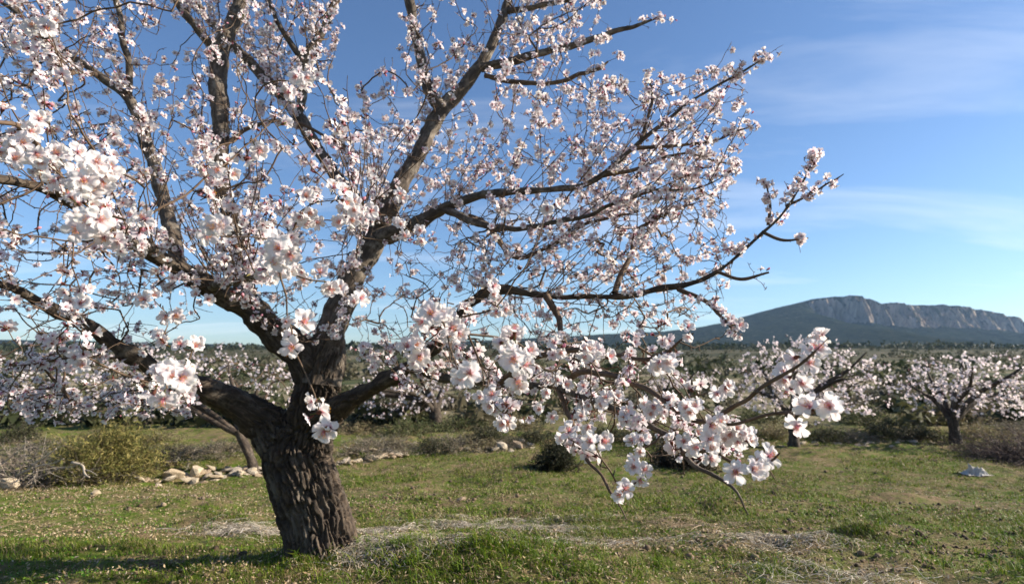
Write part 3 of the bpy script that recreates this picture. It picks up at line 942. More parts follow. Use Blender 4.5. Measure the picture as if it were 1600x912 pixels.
# flower clusters that stand out: px, py, depth, number, spread px, facing (x, z) away from the camera axis
HERO = [
 (66,38,1.25,4,24,0,.2),(28,62,1.5,2,18,-.3,.2),(95,250,1.0,3,32,0,0),(40,215,1.1,5,42,-.2,.2),(60,235,1.15,4,40,0,.2),(15,240,1.1,3,30,0,0),
 (108,275,.95,3,22,-.3,0),(148,268,.92,3,26,.2,.2),(175,275,.95,3,20,.5,0),(125,300,.95,2,20,0,-.2),
 (122,345,.85,2,16,-.5,0),(152,347,.82,2,13,.15,-.1),(222,343,1.05,2,13,-.8,0),
 (345,356,.85,2,13,.2,-.05),(325,366,.9,1,8,-.2,-.4),(340,264,1.15,1,8,.0,-.2),(355,258,1.3,2,16,.3,.2),
 (425,375,.95,2,14,-.4,.1),(450,392,.9,2,16,.15,-.1),(436,408,.95,2,16,-.1,-.5),(470,330,1.25,3,22,-.2,0),(490,345,1.3,2,16,0,0),
 (530,312,1.2,3,24,.3,.2),(560,325,1.25,3,22,.5,.1),(545,345,1.3,2,16,.2,-.3),(510,440,1.2,3,20,.3,0),(528,450,1.25,1,10,.4,0),(480,425,1.5,3,22,0,0),
 (262,583,.85,1,6,-.4,.1),(282,590,.83,1,8,.25,-.1),(456,541,1.0,1,4,.1,0),(515,664,1.0,2,12,.0,-.2),(555,476,1.3,2,14,.1,-.2),
 (475,122,1.3,2,14,0,-.5),(690,500,.95,3,22,.3,.3),(705,515,.95,2,12,.5,-.2),(672,490,1.05,2,18,-.3,.3),(640,548,1.15,3,20,-.1,.1),(655,560,1.2,1,12,0,-.3),
 (735,582,.82,1,4,.05,-.05),(722,588,.86,1,8,-.5,-.3),(800,545,.95,2,18,-.2,.2),(812,570,.95,2,18,.2,-.1),(802,592,1.0,2,16,-.2,-.5),(825,548,1.05,1,14,.5,.2),
 (766,456,1.3,2,12,.1,.1),(775,480,1.35,2,16,0,-.2),(885,683,1.15,2,12,-.1,-.1),(928,692,1.05,2,15,0,-.3),(970,770,1.08,1,6,-.1,-.2),(975,763,1.1,1,8,.5,.1),
 (1150,737,1.0,1,8,-.3,-.1),(1172,735,.98,2,12,.2,-.1),(1200,713,1.05,1,6,.3,0),(1186,722,1.05,1,8,0,.3),(1268,640,.95,2,13,-.1,0),(1303,641,.95,2,10,.2,0),
 (1228,584,1.1,2,9,0,0),(1270,550,1.05,2,10,.1,.3),(1128,606,1.3,3,13,0,.1),(1090,640,1.15,3,18,-.1,.3),(1105,662,1.15,2,18,.2,0),(1098,700,1.15,3,20,-.2,-.1),
 (1110,714,1.12,1,8,.1,-.4),(1140,672,1.2,3,16,.2,.1),(1168,675,1.2,2,12,.4,.1),(1165,690,1.2,2,12,.2,-.3),(1075,690,1.25,3,20,0,0),
 (1030,562,1.15,2,12,.0,.1),(1042,565,1.15,1,8,.3,0),(1078,520,1.35,2,12,.3,.2),(1155,508,1.5,1,8,.4,.2),(905,550,1.3,3,24,-.1,.2),(935,555,1.35,2,18,.2,.1),(880,545,1.4,2,18,-.3,.2),
 (795,655,1.25,2,12,.1,-.2),(770,628,1.3,2,14,-.3,.1),(750,620,1.4,1,10,-.4,0),(125,474,1.15,1,7,-.1,.2),(240,468,1.3,2,16,0,0),(262,490,1.35,2,14,0,0),
 (300,548,1.3,3,22,.2,0),(262,540,1.3,2,18,-.2,.3),(1003,738,1.25,3,18,.1,-.1),(1005,700,1.35,3,22,.1,.1),(985,660,1.4,3,20,.2,.1),(990,720,1.3,1,12,-.3,-.2),
 (855,320,1.4,2,14,.1,.1),(622,298,1.6,2,14,.1,.2),(632,352,1.6,3,18,.2,0),(660,372,1.7,2,14,0,0),(960,625,1.45,3,22,0,.1),(920,620,1.5,3,22,0,.1),(870,600,1.6,3,22,0,.1),
 (1020,630,1.4,3,18,0,.2),(850,640,1.55,2,18,0,-.1),(910,655,1.4,2,16,0,0),(140,560,1.5,3,24,0,.1),(320,470,1.7,2,16,0,0),
]
FLOWER_R = 0.0225
targets, forced, weight = [], [], []
flowers = []        # (P, D, S, kind) of flowers that become objects of their own
for px, py, d, n, sp, fx, fz in HERO:
    c = at(px, py, d + 0.035)
    targets.append(c); forced.append(True)
    for k in range(n):
        a = k * 2.4 + rng.uniform(0, 6.28) if n > 1 else 0
        rad = sp * .9 * (0.35 + 0.65 * (k / max(1, n - 1))) if n > 1 else 0
        p = at(px + math.cos(a) * rad, py + math.sin(a) * rad * 0.9, d + rng.uniform(-.018, .018))
        to_cam = np.array([0, 0, CAM_H]) - p; to_cam /= np.linalg.norm(to_cam)
        f = to_cam + np.array([fx, 0, fz]) + np.array([math.cos(a), 0, -math.sin(a)]) * (0.55 if n > 1 else 0.1) + rng.normal(size=3) * 0.22
        flowers.append((p, f / np.linalg.norm(f), FLOWER_R * 1.04 * rng.uniform(.88, 1.1)))

REGIONS = [  # polygon, depth range, number of twigs, share of flowers
 ([(-70,-70),(560,-70),(520,110),(600,260),(560,470),(380,470),(200,560),(-70,560)], 2.1, 3.9, 1300, .42),
 ([(-90,60),(180,110),(225,420),(100,560),(-90,600)], 1.3, 2.3, 170, .7),
 ([(590,90),(680,-70),(960,-70),(950,20),(930,120),(1000,300),(600,330),(530,215)], 2.5, 3.9, 460, .72),
 ([(820,130),(1000,110),(1100,130),(1175,100),(1170,200),(1140,320),(850,330)], 2.3, 3.3, 270, .85),
 ([(600,330),(900,300),(1130,310),(1150,420),(1120,500),(960,540),(620,540)], 2.2, 3.8, 1100, 0.30),
 ([(740,540),(1060,530),(1085,620),(1180,670),(1150,715),(1000,715),(890,660),(760,640)], 1.35, 2.6, 260, .8),
 ([(380,470),(560,330),(620,540),(540,560),(420,540)], 2.5, 3.7, 190, 0.6),
 ([(-70,540),(200,560),(340,600),(320,640),(150,650),(-70,665)], 1.9, 3.4, 230, 0.95),
 ([(560,540),(760,540),(760,620),(640,610),(560,560)], 1.9, 3.4, 90, 0.9),
 ([(-150,-330),(300,-420),(760,-330),(960,-60),(-100,-60)], 2.3, 3.9, 260, 0.6),
]
nh = len(targets)
weight = [0.8] * nh
for poly, d0, d1, n, w in REGIONS:
    for p in in_poly(poly, n):
        targets.append(at(p[0], p[1], rng.uniform(d0, d1))); forced.append(False); weight.append(w)
# small spurs hugging the traced outer branches so that they flower to their tips
for nm, rows in list(BRANCH.items()) + list(TRACE.items()):
    S = spline(px_rows(rows), 0.05)
    for q in S[int(len(S) * 0.3):]:
        if q[3] < 0.02 and rng.random() < 0.6:
            targets.append(q[:3] + rng.normal(size=3) * 0.055 * min(1.0, (q[1] / 2.4) ** 1.3)); forced.append(False); weight.append(1.3)
# straight young shoots running outwards and up from the limbs, kept inside the crown
def inside_crown(p):
    u, v, f = project(p)
    for poly, *_ in REGIONS[:6]:
        c, j = False, len(poly) - 1
        for i in range(len(poly)):
            if (poly[i][1] > v) != (poly[j][1] > v) and u < (poly[j][0] - poly[i][0]) * (v - poly[i][1]) / (poly[j][1] - poly[i][1]) + poly[i][0]: c = not c
            j = i
        if c: return True
    return False
whips = []
fork = at(500, 600, 3.15)
wP, wT = [], []
while len(whips) < 420:
    i = rng.integers(len(seedP))
    p, t = seedP[i], seedT[i]
    if p[2] < 1.25: continue
    out = p - fork; out /= np.linalg.norm(out)
    d = out * .75 + t * .45 + np.array([0, 0, .35]) + rng.normal(size=3) * .42
    d /= np.linalg.norm(d)
    L_ = rng.uniform(.25, .65)
    tip = p + d * L_
    if tip[1] < 1.5 or not inside_crown(tip): continue
    m = int(L_ / .04) + 2
    q = np.linspace(0, 1, m)[:, None]
    l = p + d * L_ * q + np.array([0, 0, .10 * L_]) * q ** 2 + np.cumsum(rng.normal(size=(m, 3)) * .0035, 0)
    l[0] = p
    whips.append(l)
    tt = np.gradient(l, axis=0); tt /= np.linalg.norm(tt, axis=1, keepdims=True)
    wP.append(l[1:]); wT.append(tt[1:])
seedP = np.concatenate([seedP] + wP); seedT = np.concatenate([seedT] + wT)
lines, parent, load = grow(seedP, seedT, np.array(targets), 0.75, forced=np.array(forced))
# share of flowers per line comes from the nearest target
tga, tgw = np.array(targets), np.array(weight)
ends = np.array([l[-1] for l in lines])
lw = np.array([tgw[int(np.argmin(((tga - e) ** 2).sum(1)))] for e in ends])
lw = lw * rng.choice([.15, .6, 1.1, 2.1], len(lw), p=[.25, .25, .3, .2])
lines = whips + lines
load = [np.linspace(22, 1, len(l)) for l in whips] + load
lw = np.concatenate([rng.choice([.1, .6, 1.5], len(whips)), lw])

FP, FD, FS, spurs = [], [], [], []
def dress(S, w, dens):
    """flowers, buds and short spurs along one twig"""
    P = S[:, :3]
    seg = np.linalg.norm(np.diff(P, axis=0), axis=1)
    tot = seg.sum()
    cum = np.concatenate([[0], np.cumsum(seg)])
    for _ in range(rng.poisson(tot * 16)):
        k = rng.integers(0, len(seg))
        p = P[k] + (P[k + 1] - P[k]) * rng.random()
        spurs.append((p, p + rand_dirs(1)[0] * rng.uniform(.005, .016)))
    n = rng.poisson(tot * dens * w * float(np.clip((P[:, 1].mean() - .7) / 1.6, .12, 1)))
    for _ in range(n):
        s = tot * (1 - rng.random() ** 1.3 * 0.85)
        k = min(len(seg) - 1, int(np.searchsorted(cum, s)) - 1); k = max(k, 0)
        p = P[k] + (P[k + 1] - P[k]) * ((s - cum[k]) / (seg[k] + 1e-9))
        m = 1 + rng.binomial(4, .42)
        d0 = rng.normal(size=3); d0 /= np.linalg.norm(d0)
        ln = rng.uniform(0.006, 0.022)
        b = p + d0 * ln
        spurs.append((p, b))
        for _k in range(m):
            d = d0 * 0.8 + rng.normal(size=3) * 0.6 + np.array([0.10, -0.12, 0.10])
            d /= np.linalg.norm(d)
            FP.append(b + d * 0.013 + rng.normal(size=3) * .007); FD.append(d); FS.append(FLOWER_R * rng.uniform(.70, 1.05))

twig_S = [twig_rows(l, ld) for l, ld in zip(lines, load)]
for S, w in zip(twig_S, lw):
    dress(S, w, 15.5)
for nm, rows in list(BRANCH.items()) + [('x2', TRACE['right_low'][10:]), ('x2', TRACE['right_mid'][6:]), ('x', TRACE['left_upright'][5:])]:
    S = spline(px_rows(rows), 0.05)
    dress(S[len(S) // 4:int(len(S) * (.7 if nm in 'ux' else 1))], 1.0, 30.0 if nm in ('m', 'n', 'o', 'p', 'q', 'r', 's', 'l', 't', 'x2') else 19.0)
FP = np.array(FP); FD = np.array(FD); FS = np.array(FS)

# twigs: the 300 that show largest are parts, the rest is one part
size = []
for S in twig_S:
    u, v, f = project(S[:, :3])
    inside = ((u > -20) & (u < 1620) & (v > -20) & (v < 930)).mean()
    size.append(inside * np.hypot(np.ptp(u), np.ptp(v)) * (1 + S[0, 3] * 300))
order = np.argsort(size)[::-1]
for i in order[:300]:
    S = spline(twig_S[i], 0.02)
    part('twig', limb_mesh('twig', S, 6, M_TWIG, 0.004), almond)
g = Geo()
for i in order[300:]:
    S = twig_S[i]
    V, Q, T, G, _, _ = tube(S, 4, phase=rng.uniform(0, 1.5))
    g.add(V, Q, G=G + rng.uniform(0, 3, 3))
for a, b in spurs:
    S = np.array([(*a, 0.0016), (*b, 0.0017)])
    V, Q, T, G, _, _ = tube(S, 3)
    g.add(V, Q, G=G + rng.uniform(0, 3, 3))
part('twigs', g.mesh('twigs', M_TWIG), almond, 'stuff')

# flowers: the 300 that show largest are parts (the nearest ones with petals of their own), the rest is one part
u, v, f = project(FP)
ok = (u > 0) & (u < 1600) & (v > 0) & (v < 912)
rank = np.argsort(np.where(ok, f / FS, 1e9))
nh = len(flowers)
extra = rank[:max(0, 300 - nh)]
keep = np.ones(len(FP), bool); keep[extra] = False
allf = flowers + [(FP[i], FD[i], FS[i] * 1.1) for i in extra]
appar = np.array([s / p[1] for p, d, s in allf])
oh = set(np.argsort(appar)[::-1][:60].tolist())
for q, (p, d, s) in enumerate(allf):
    Fm = frames_facing(np.array([d]), np.array([rng.uniform(0, 6.28)]))[0]
    M = Matrix.Translation(Vector(p - np.array(almond.location))) @ Matrix(Fm.tolist()).to_4x4() @ Matrix.Scale(s, 4)
    if q in oh:
        o = link('blossom', CORE_MESH, almond)
        o.matrix_local = M
        op = [0.22, 0.32, 0.42, 0.55][q % 4]
        for k, (Mp, off, sc_) in enumerate(petal_frames(op, 100 + q)):
            c = link('petal', PETAL_MESH[(k + q) % 4], o)
            c.matrix_local = Matrix.Translation(Vector(off)) @ Matrix(Mp.tolist()).to_4x4() @ Matrix.Scale(sc_, 4)
    else:
        o = link('blossom', MID_FLOWERS[q % 4], almond)
        o.matrix_local = M
i = np.where(keep)[0]
which = rng.choice(6, len(i), p=[.25, .26, .19, .10, .12, .08])
tint = np.ones((len(i), 3)) * rng.uniform(.88, 1.03, (len(i), 1)) * np.stack([np.ones(len(i)), rng.uniform(.92, 1.0, len(i)), rng.uniform(.93, 1.0, len(i))], 1)
part('blossoms', scatter_mesh('blossoms', LOW_FLOWERS, which, FP[i], FD[i], FS[i], M_PETAL, tint), almond, 'stuff')
# young leaves, few and small
n = 900
i = rng.integers(0, len(FP), n)
LEAF_T = [(np.array([(0, 0, 0), (-.16, .45, .04), (0, 1, 0), (.16, .45, .04)]), np.array([(0, 1, 2), (0, 2, 3)]), np.full((4, 3), 1.0))]
tint = np.array([.16, .17, .035]) * rng.uniform(.6, 1.3, (n, 1)) * np.stack([rng.uniform(.8, 1.5, n), np.ones(n), np.ones(n)], 1)
part('young_leaves', scatter_mesh('young_leaves', LEAF_T, np.zeros(n, int), FP[i], rand_dirs(n), rng.uniform(.012, .026, n), M_LEAF, tint), almond, 'stuff')
print('twigs', len(lines), 'flowers', len(FP), 'spurs', len(spurs))

# ------------------------------------------------------------------ the other almond trees
def small_almond(base, label, crown_c, crown_r, trunk_r, limbs, n_twigs, dens, seed, fscale=1.0, group='almond trees standing further off in the meadow', trunk_top=None, indiv=True):
    """base point, crown centre and half sizes in metres; limbs: list of end points relative to the crown centre in units of its half size"""
    global rng
    keep_rng = rng
    rng = np.random.default_rng(seed)
    t = thing('almond_tree', base, label, 'tree', group)
    base = np.asarray(base, float); cc = np.asarray(crown_c, float); cr = np.asarray(crown_r, float)
    fork = np.asarray(trunk_top, float)
    S = spline(np.array([(*(base - [0, 0, .08]), trunk_r * 1.35), (*(base + (fork - base) * .35 + [0.01, 0, 0]), trunk_r * 1.0),
                         (*(base + (fork - base) * .75), trunk_r * .95), (*fork, trunk_r * .9)]), 0.04)
    part('trunk', limb_mesh('trunk', S, 14, M_TRUNK, 0.02), t)
    sp, st = [], []
    for e in limbs:
        e = cc + np.asarray(e, float) * cr
        m1 = fork + (e - fork) * 0.35 + np.array([0, 0, 0.10 * np.linalg.norm(e - fork)]) * 0.6 + rng.normal(size=3) * 0.05
        m2 = fork + (e - fork) * 0.7 + rng.normal(size=3) * 0.06
        S = spline(np.array([(*(fork - [0, 0, trunk_r * .8]), trunk_r * .68), (*m1, trunk_r * .5), (*m2, trunk_r * .33), (*e, trunk_r * .12)]), 0.04)
        part('limb', limb_mesh('limb', S, 9, M_TRUNK, 0.012), t)
        P, T = polyline_nodes(S)
        sp.append(P[4:]); st.append(T[4:])
    sp, st = np.concatenate(sp), np.concatenate(st)
    q = rng.normal(size=(n_twigs * 2, 3)); q /= np.linalg.norm(q, axis=1, keepdims=True)
    q *= (rng.random(len(q)) ** 0.42)[:, None] * (1 + 0.22 * (fbm(q * 2.2 + seed, 2, seed)[:, None] - 0.4))
    q = q[q[:, 2] > -0.75][:n_twigs]
    # thin spires above the crown
    lines, par, load = grow(sp, st, cc + q * cr, 1.3, step=0.07, wig=0.13)
    g = Geo()
    P_, D_, = [], []
    for l, ld in zip(lines, load):
        S = twig_rows(l, ld, 0.0016, 0.42, trunk_r * .4)
        V, Q, T, G, _, _ = tube(S, 4)
        g.add(V, Q, G=G)
        ln = np.linalg.norm(np.diff(l, axis=0), axis=1).sum()
        for _ in range(rng.poisson(ln * dens)):
            k = rng.integers(len(l) // 3, len(l))
            P_.append(l[k] + rng.normal(size=3) * 0.022); D_.append(rng.normal(size=3) + [.1, -.1, .1])
    part('branches', g.mesh('branches', M_TWIG), t, 'stuff')
    P_, D_ = np.array(P_), np.array(D_)
    n = len(P_)
    which = rng.choice(6, n, p=[.28, .27, .19, .10, .13, .03])
    tint = rng.uniform(.85, 1.03, (n, 1)) * np.stack([np.ones(n), rng.uniform(.93, 1.0, n), rng.uniform(.93, 1.0, n)], 1)
    part('blossoms', scatter_mesh('blossoms', FAR_FLOWERS, which, P_, D_, FLOWER_R * fscale * rng.uniform(.8, 1.15, n), M_PETAL, tint), t, 'stuff')
    rng = keep_rng
    print('almond', label[:30], n)
    return t

def far_flower(tilt):
    V, T, C = [], [], []
    for k in range(5):
        M = rot_axis('Z', k * 1.2566) @ rot_axis('X', tilt)
        p = np.array([(0, 0, 0), (-.36, .6, .05), (0, 1.0, 0), (.36, .6, .05)]) @ M.T
        V.append(p); T += [(4 * k, 4 * k + 1, 4 * k + 2), (4 * k, 4 * k + 2, 4 * k + 3)]
        C += [BLUSH, WHITE, WHITE, WHITE]
    return np.concatenate(V), np.array(T), np.array(C)
FAR_FLOWERS = [far_flower(x) for x in (.1, .3, .5, .8, .0)] + [stack(bud_geo())]

def crown_at(px, py, d, rx, rz, ry):
    return at(px, py, d), (rx * d / FPX, ry, rz * d / FPX)

b = ground_at(1240, 696)
c, r_ = crown_at(1262, 596, b[1] + .1, 116, 74, 1.35)
small_almond(b, 'blossoming almond tree below the mountain peak, its trunk standing alone in grass', c, r_, 0.085,
             [(-.75, .2, -.1), (-.25, -.5, .55), (.2, .3, .75), (.62, -.3, .6), (.85, .2, .0), (-.5, .6, .4), (.1, -.8, .1)], 420, 25, 101, 1.35, trunk_top=at(1238, 648, b[1]))
b = ground_at(1493, 693)
c, r_ = crown_at(1516, 603, b[1] + .1, 108, 56, 1.35)
small_almond(b, 'blossoming almond tree beside the dark brush pile, with a v-shaped fork', c, r_, 0.09,
             [(-.7, .2, .0), (-.35, -.5, .5), (.15, .3, .8), (.55, -.3, .6), (.8, .2, .1), (-.1, .7, .5)], 420, 25, 102, 1.35, trunk_top=at(1488, 652, b[1]))
b = ground_at(400, 737)
c, r_ = crown_at(255, 600, b[1] + .5, 270, 68, 1.5)
small_almond(b, 'blossoming almond tree behind the left limb of the big tree, with a leaning slim trunk', c, r_, 0.06,
             [(-.95, -.2, .1), (-.5, .3, .6), (-.2, -.3, .5), (.25, .4, .5), (.65, -.2, .2), (-.7, .5, -.3)], 460, 20, 103, 1.15, trunk_top=at(372, 672, b[1]))
b = ground_at(681, 668)
c, r_ = crown_at(635, 610, b[1], 85, 46, 1.5)
small_almond(b, 'blossoming almond tree behind the low right limb of the big tree', c, r_, 0.13,
             [(-.8, -.2, .1), (-.3, .3, .6), (.3, -.3, .6), (.7, .4, .2), (-.4, -.6, .1)], 200, 18, 104, 1.4, trunk_top=at(679, 636, b[1]))

# far small almond trees, too far away to show parts beyond trunk and crown
FAR = [(1075, 622, 60, 22, 'far pale almond tree on the slope between the peak and the big tree'), (1035, 628, 45, 18, 'small far almond tree left of the pale one on the slope')]
for k, (px, py, rx, rz, lab) in enumerate(FAR):
    b = ground_at(px, py)
    c, r_ = crown_at(px, py - rz * 1.25, b[1], rx, rz, 2.2)
    small_almond(b, lab, c, r_, 0.16, [(-.7, 0, .1), (.7, .2, .1), (0, -.5, .6), (.2, .5, .5)], 100, 8, 200 + k, 2.4, trunk_top=b + (c - b) * 0.35, group='far almond trees on the slope')

# ------------------------------------------------------------------ shrubs
def arc_twig(g, p0, d, ln, r, col, seg=4, n=6, droop=0.25, wig=0.04):
    d = d / np.linalg.norm(d)
    s = np.linspace(0, 1, n)[:, None]
    P = p0 + d * ln * s + np.array([0, 0, -droop * ln]) * s ** 2 + np.cumsum(rng.normal(size=(n, 3)), 0) * wig * ln * s / n
    S = np.column_stack([P, np.linspace(r, r * .35, n)])
    V, Q, T, G, _, _ = tube(S, seg)
    g.add(V, Q, C=col)
    return P

def shrub_parts(kind, w, h, n_stem, n_leaf, leaf, cols, stickcols, seed, dense=1.0):
    """stems and leaves of a shrub standing at the origin, half width w, height h"""
    global rng
    keep_rng = rng; rng = np.random.default_rng(seed)
    g = Geo(); tips = []
    for k in range(n_stem):
        a = rng.uniform(0, 6.28); sp = rng.random() ** .6
        d = np.array([math.cos(a) * sp * w, math.sin(a) * sp * w, h * rng.uniform(.55, 1.0) * math.sqrt(max(.08, 1 - sp * sp * .85))])
        p0 = np.array([math.cos(a), math.sin(a), 0]) * rng.uniform(0, .35) * w * sp - [0, 0, .03]
        c = np.array(stickcols[rng.integers(len(stickcols))]) * rng.uniform(.7, 1.25)
        P = arc_twig(g, p0, d, np.linalg.norm(d) * rng.uniform(.75, 1.05), .0035 + .006 * rng.random() * h, c, 4, 6, .12 if kind != 'bare' else .3, .22)
        for j in (2, 3, 4, 5):
            for _ in range(2 if kind == 'bare' else 1):
                q = arc_twig(g, P[j], (P[j] - P[j - 1]) / np.linalg.norm(P[j] - P[j - 1]) + rng.normal(size=3) * .55, h * rng.uniform(.12, .38), .0028, c, 3, 4, .1, .2)
                tips.append((q[-1], q[-1] - q[0])); tips.append((q[2], q[2] - q[0]))
        tips.append((P[-1], P[-1] - P[-2])); tips.append((P[-2], P[-1] - P[-2]))
    stems = g.mesh('stems', M_STICK)
    fol = None
    if n_leaf:
        i = rng.integers(0, len(tips), n_leaf)
        P = np.array([tips[k][0] for k in i]) + rng.normal(size=(n_leaf, 3)) * 0.045 * h / .8
        D = np.array([tips[k][1] for k in i]); D /= np.linalg.norm(D, axis=1, keepdims=True)
        P[:, 2] = np.maximum(P[:, 2], 0.02)
        up = D * .5 + rng.normal(size=(n_leaf, 3)) * .5
        up /= np.linalg.norm(up, axis=1, keepdims=True)
        tint = np.array([cols[rng.integers(len(cols))] for _ in range(n_leaf)]) * rng.uniform(.65, 1.35, (n_leaf, 1))
        T_ = [(np.array([(-.5, 0, 0), (.5, 0, 0), (.32, 0, .6), (0, .05, 1), (-.32, 0, .6)]) * np.array([leaf[1], 1, leaf[0]]), np.array([(0, 1, 2), (0, 2, 4), (4, 2, 3)]), np.ones((5, 3)))]
        fol = scatter_mesh('foliage', T_, np.zeros(n_leaf, int), P, up, rng.uniform(.7, 1.3, n_leaf), M_LEAF, tint)
    rng = keep_rng
    return stems, fol

def place_shrub(stems, fol, loc, label, rotz=0, scale=(1, 1, 1), group=None, name='shrub', cat='shrub'):
    t = thing(name, loc, label, cat, group)
    t.rotation_euler = (0, 0, rotz); t.scale = scale
    link('stems', stems, t, 'stuff')
    if fol: link('foliage', fol, t, 'stuff')
    return t

GREEN = [(.17, .165, .045), (.24, .205, .06), (.11, .12, .035), (.28, .23, .08)]
GREY = [(.16, .14, .11), (.12, .11, .085), (.20, .17, .13)]
STICK = [(.32, .265, .21), (.22, .175, .14), (.42, .36, .30)]
s1 = shrub_parts('broom', .50, .80, 150, 9000, (.05, .010), GREEN, [(.12, .09, .05), (.18, .14, .08)], 301)
b = ground_at(162, 752)
place_shrub(*s1, b, 'round yellowish green broom shrub beside the grey brush at the meadow edge')
s2 = shrub_parts('bare', .95, .70, 210, 1500, (.03, .012), [(.20, .17, .12), (.13, .13, .07)], STICK, 302)
b = ground_at(52, 757)
place_shrub(*s2, b, 'tangled grey heap of bare dead branches at the left meadow edge', name='brush_pile', cat='brush pile')
s3 = shrub_parts('bare', 1.15, .72, 300, 2600, (.035, .012), [(.075, .055, .045), (.05, .042, .035), (.10, .075, .06)], [(.12, .085, .075), (.085, .065, .06), (.17, .13, .11)], 303)
b = ground_at(1610, 722)
place_shrub(*s3, b, 'dark purplish brown brush pile at the right meadow edge', name='brush_pile', cat='brush pile')
s4 = shrub_parts('dense', .25, .46, 70, 4200, (.030, .013), [(.035, .038, .018), (.024, .028, .015), (.055, .05, .026)], [(.05, .04, .03)], 304)
place_shrub(*s4, ground_at(868, 733), 'small dark evergreen shrub alone on the grass behind the drooping branches')
s4b = shrub_parts('dense', .42, .40, 90, 4200, (.035, .016), [(.035, .030, .02), (.022, .022, .014), (.06, .045, .028)], [(.07, .05, .04)], 305)
place_shrub(*s4b, ground_at(1065, 728), 'dark low shrub behind the drooping lower right flowers')
# pale broken branches sticking out of the left brush pile
for k, (x0, y0, x1, y1, d, r) in enumerate([(22, 748, 88, 700, 6.75, .014), (25, 742, 100, 716, 6.6, .010), (112, 722, 140, 745, 6.6, .016), (60, 745, 130, 722, 6.7, .008), (-10, 735, 45, 690, 6.9, .010)]):
    g = Geo()
    a, c = at(x0, y0, d), at(x1, y1, d - .15)
    S = spline(np.array([(*a, r), (*(a * .6 + c * .4 + [0, .05, .02]), r * .85), (*(a * .25 + c * .75 + [0, 0, -.01]), r * .7), (*c, r * .4)]), .03)
    V, Q, T, G, _, _ = tube(S, 7, True)
    g.add(V, Q, T, C=np.array([.38, .32, .25]))
    q = S[len(S) // 2]
    arc_twig(g, q[:3], c - a + rng.normal(size=3) * .15, .22, r * .5, np.array([.36, .30, .24]), 5)
    o = link('dead_branch', g.mesh('dead_branch', M_STICK))
    tag(o, ['longest pale dead branch leaning on the grey brush heap', 'pale dead branch lying under the longest one', 'thick pale dead branch slanting down before the green shrub',
            'thin pale dead branch lying across the grey brush', 'pale dead branch at the outer left end of the brush'][k], 'branch', 'dead branches by the brush pile')

# scrub on the terraces behind the meadow
PROTO = [shrub_parts('bare', .60, .45, 70, 1500, (.035, .014), [(.20, .17, .12), (.15, .14, .09)], STICK, 311),
         shrub_parts('dense', .50, .48, 60, 1700, (.04, .018), [(.10, .115, .045), (.14, .145, .06), (.075, .09, .035)], [(.16, .13, .09)], 312),
         shrub_parts('dense', .70, .42, 70, 1800, (.04, .018), [(.20, .18, .085), (.17, .14, .08), (.25, .21, .12)], [(.24, .18, .12)], 313),
         shrub_parts('dense', .55, .60, 60, 1800, (.04, .02), [(.05, .055, .028), (.07, .07, .038)], [(.10, .075, .055)], 314)]
KIND = ['grey half bare shrub', 'green leafy shrub', 'straw coloured low shrub', 'dark green dense shrub']
SPOTS = [(290, 712, 0, .9, 'right behind the round broom shrub'), (345, 706, 0, .9, 'left of the slim leaning trunk'), (262, 705, 2, .8, 'over the pale stones by the broom'), (385, 700, 2, .8, 'beside the slim leaning trunk'),
         (425, 700, 0, 1.2, 'just left of the big trunk'), (240, 690, 2, .8, 'far behind the broom shrub'), (575, 704, 0, 1.1, 'over the pale rubble right of the trunk'), (610, 698, 0, 1.1, 'behind the end of the pale rubble'),
         (680, 706, 3, 0.8, 'low in the gap after the pale rubble'), (705, 700, 0, 1.2, 'beside the dark low shrub in the gap'), (740, 693, 2, 1.1, 'right of the grey shrub in the gap'), (765, 690, 3, .9, 'above the second stone group'),
         (790, 694, 0, .9, 'between stones before the lone dark shrub'), (835, 688, 3, 1.0, 'up-slope from the lone dark shrub'), (640, 680, 1, 1.3, 'upper terrace above the rubble'), (560, 676, 2, 1.3, 'upper terrace close to the big trunk'),
         (720, 672, 1, 1.3, 'upper terrace in the middle'), (800, 668, 2, 1.4, 'upper terrace behind hanging flowers'), (900, 690, 0, 1.1, 'behind the drooping flowers'), (955, 686, 3, 1.0, 'among the drooping flowers'),
         (1010, 684, 2, 1.2, 'behind the lowest flowers'), (1120, 682, 0, 1.1, 'left of the lone trunk below the peak'), (1160, 685, 3, .8, 'near the lone trunk below the peak'), (1200, 680, 2, 1.0, 'just behind the lone trunk'),
         (1290, 688, 3, .8, 'right of the lone trunk below the peak'), (1330, 682, 0, 1.1, 'between the two blossoming trees'), (1380, 684, 3, .9, 'midway to the forked tree'), (1440, 686, 3, 1.0, 'just left of the forked tree'),
         (1420, 680, 0, 1.0, 'behind the left side of the forked tree'), (1530, 684, 2, 1.0, 'right of the forked tree'), (1580, 672, 0, 1.4, 'above the dark brush pile'), (1350, 662, 1, 1.5, 'upper slope between the blossoming trees'),
         (1450, 660, 2, 1.5, 'upper slope by the forked tree'), (1180, 660, 1, 1.4, 'upper slope left of the lone trunk'), (1090, 664, 2, 1.4, 'upper slope behind the flower sprays'), (70, 700, 0, 1.0, 'behind the grey brush heap'),
         (150, 688, 2, .9, 'on the terrace over the broom shrub'), (20, 690, 3, 1.0, 'at the far end over the grey brush')]
for k, (px, py, kd, sc_, where) in enumerate(SPOTS):
    b = ground_at(px, py)
    place_shrub(*PROTO[kd], b - np.array([0, 0, .03]), KIND[kd] + ' ' + where, rng.uniform(0, 6.28), (sc_ * rng.uniform(.7, .95), sc_ * .8, sc_ * rng.uniform(.5, .75)), 'scrub on the terraces')

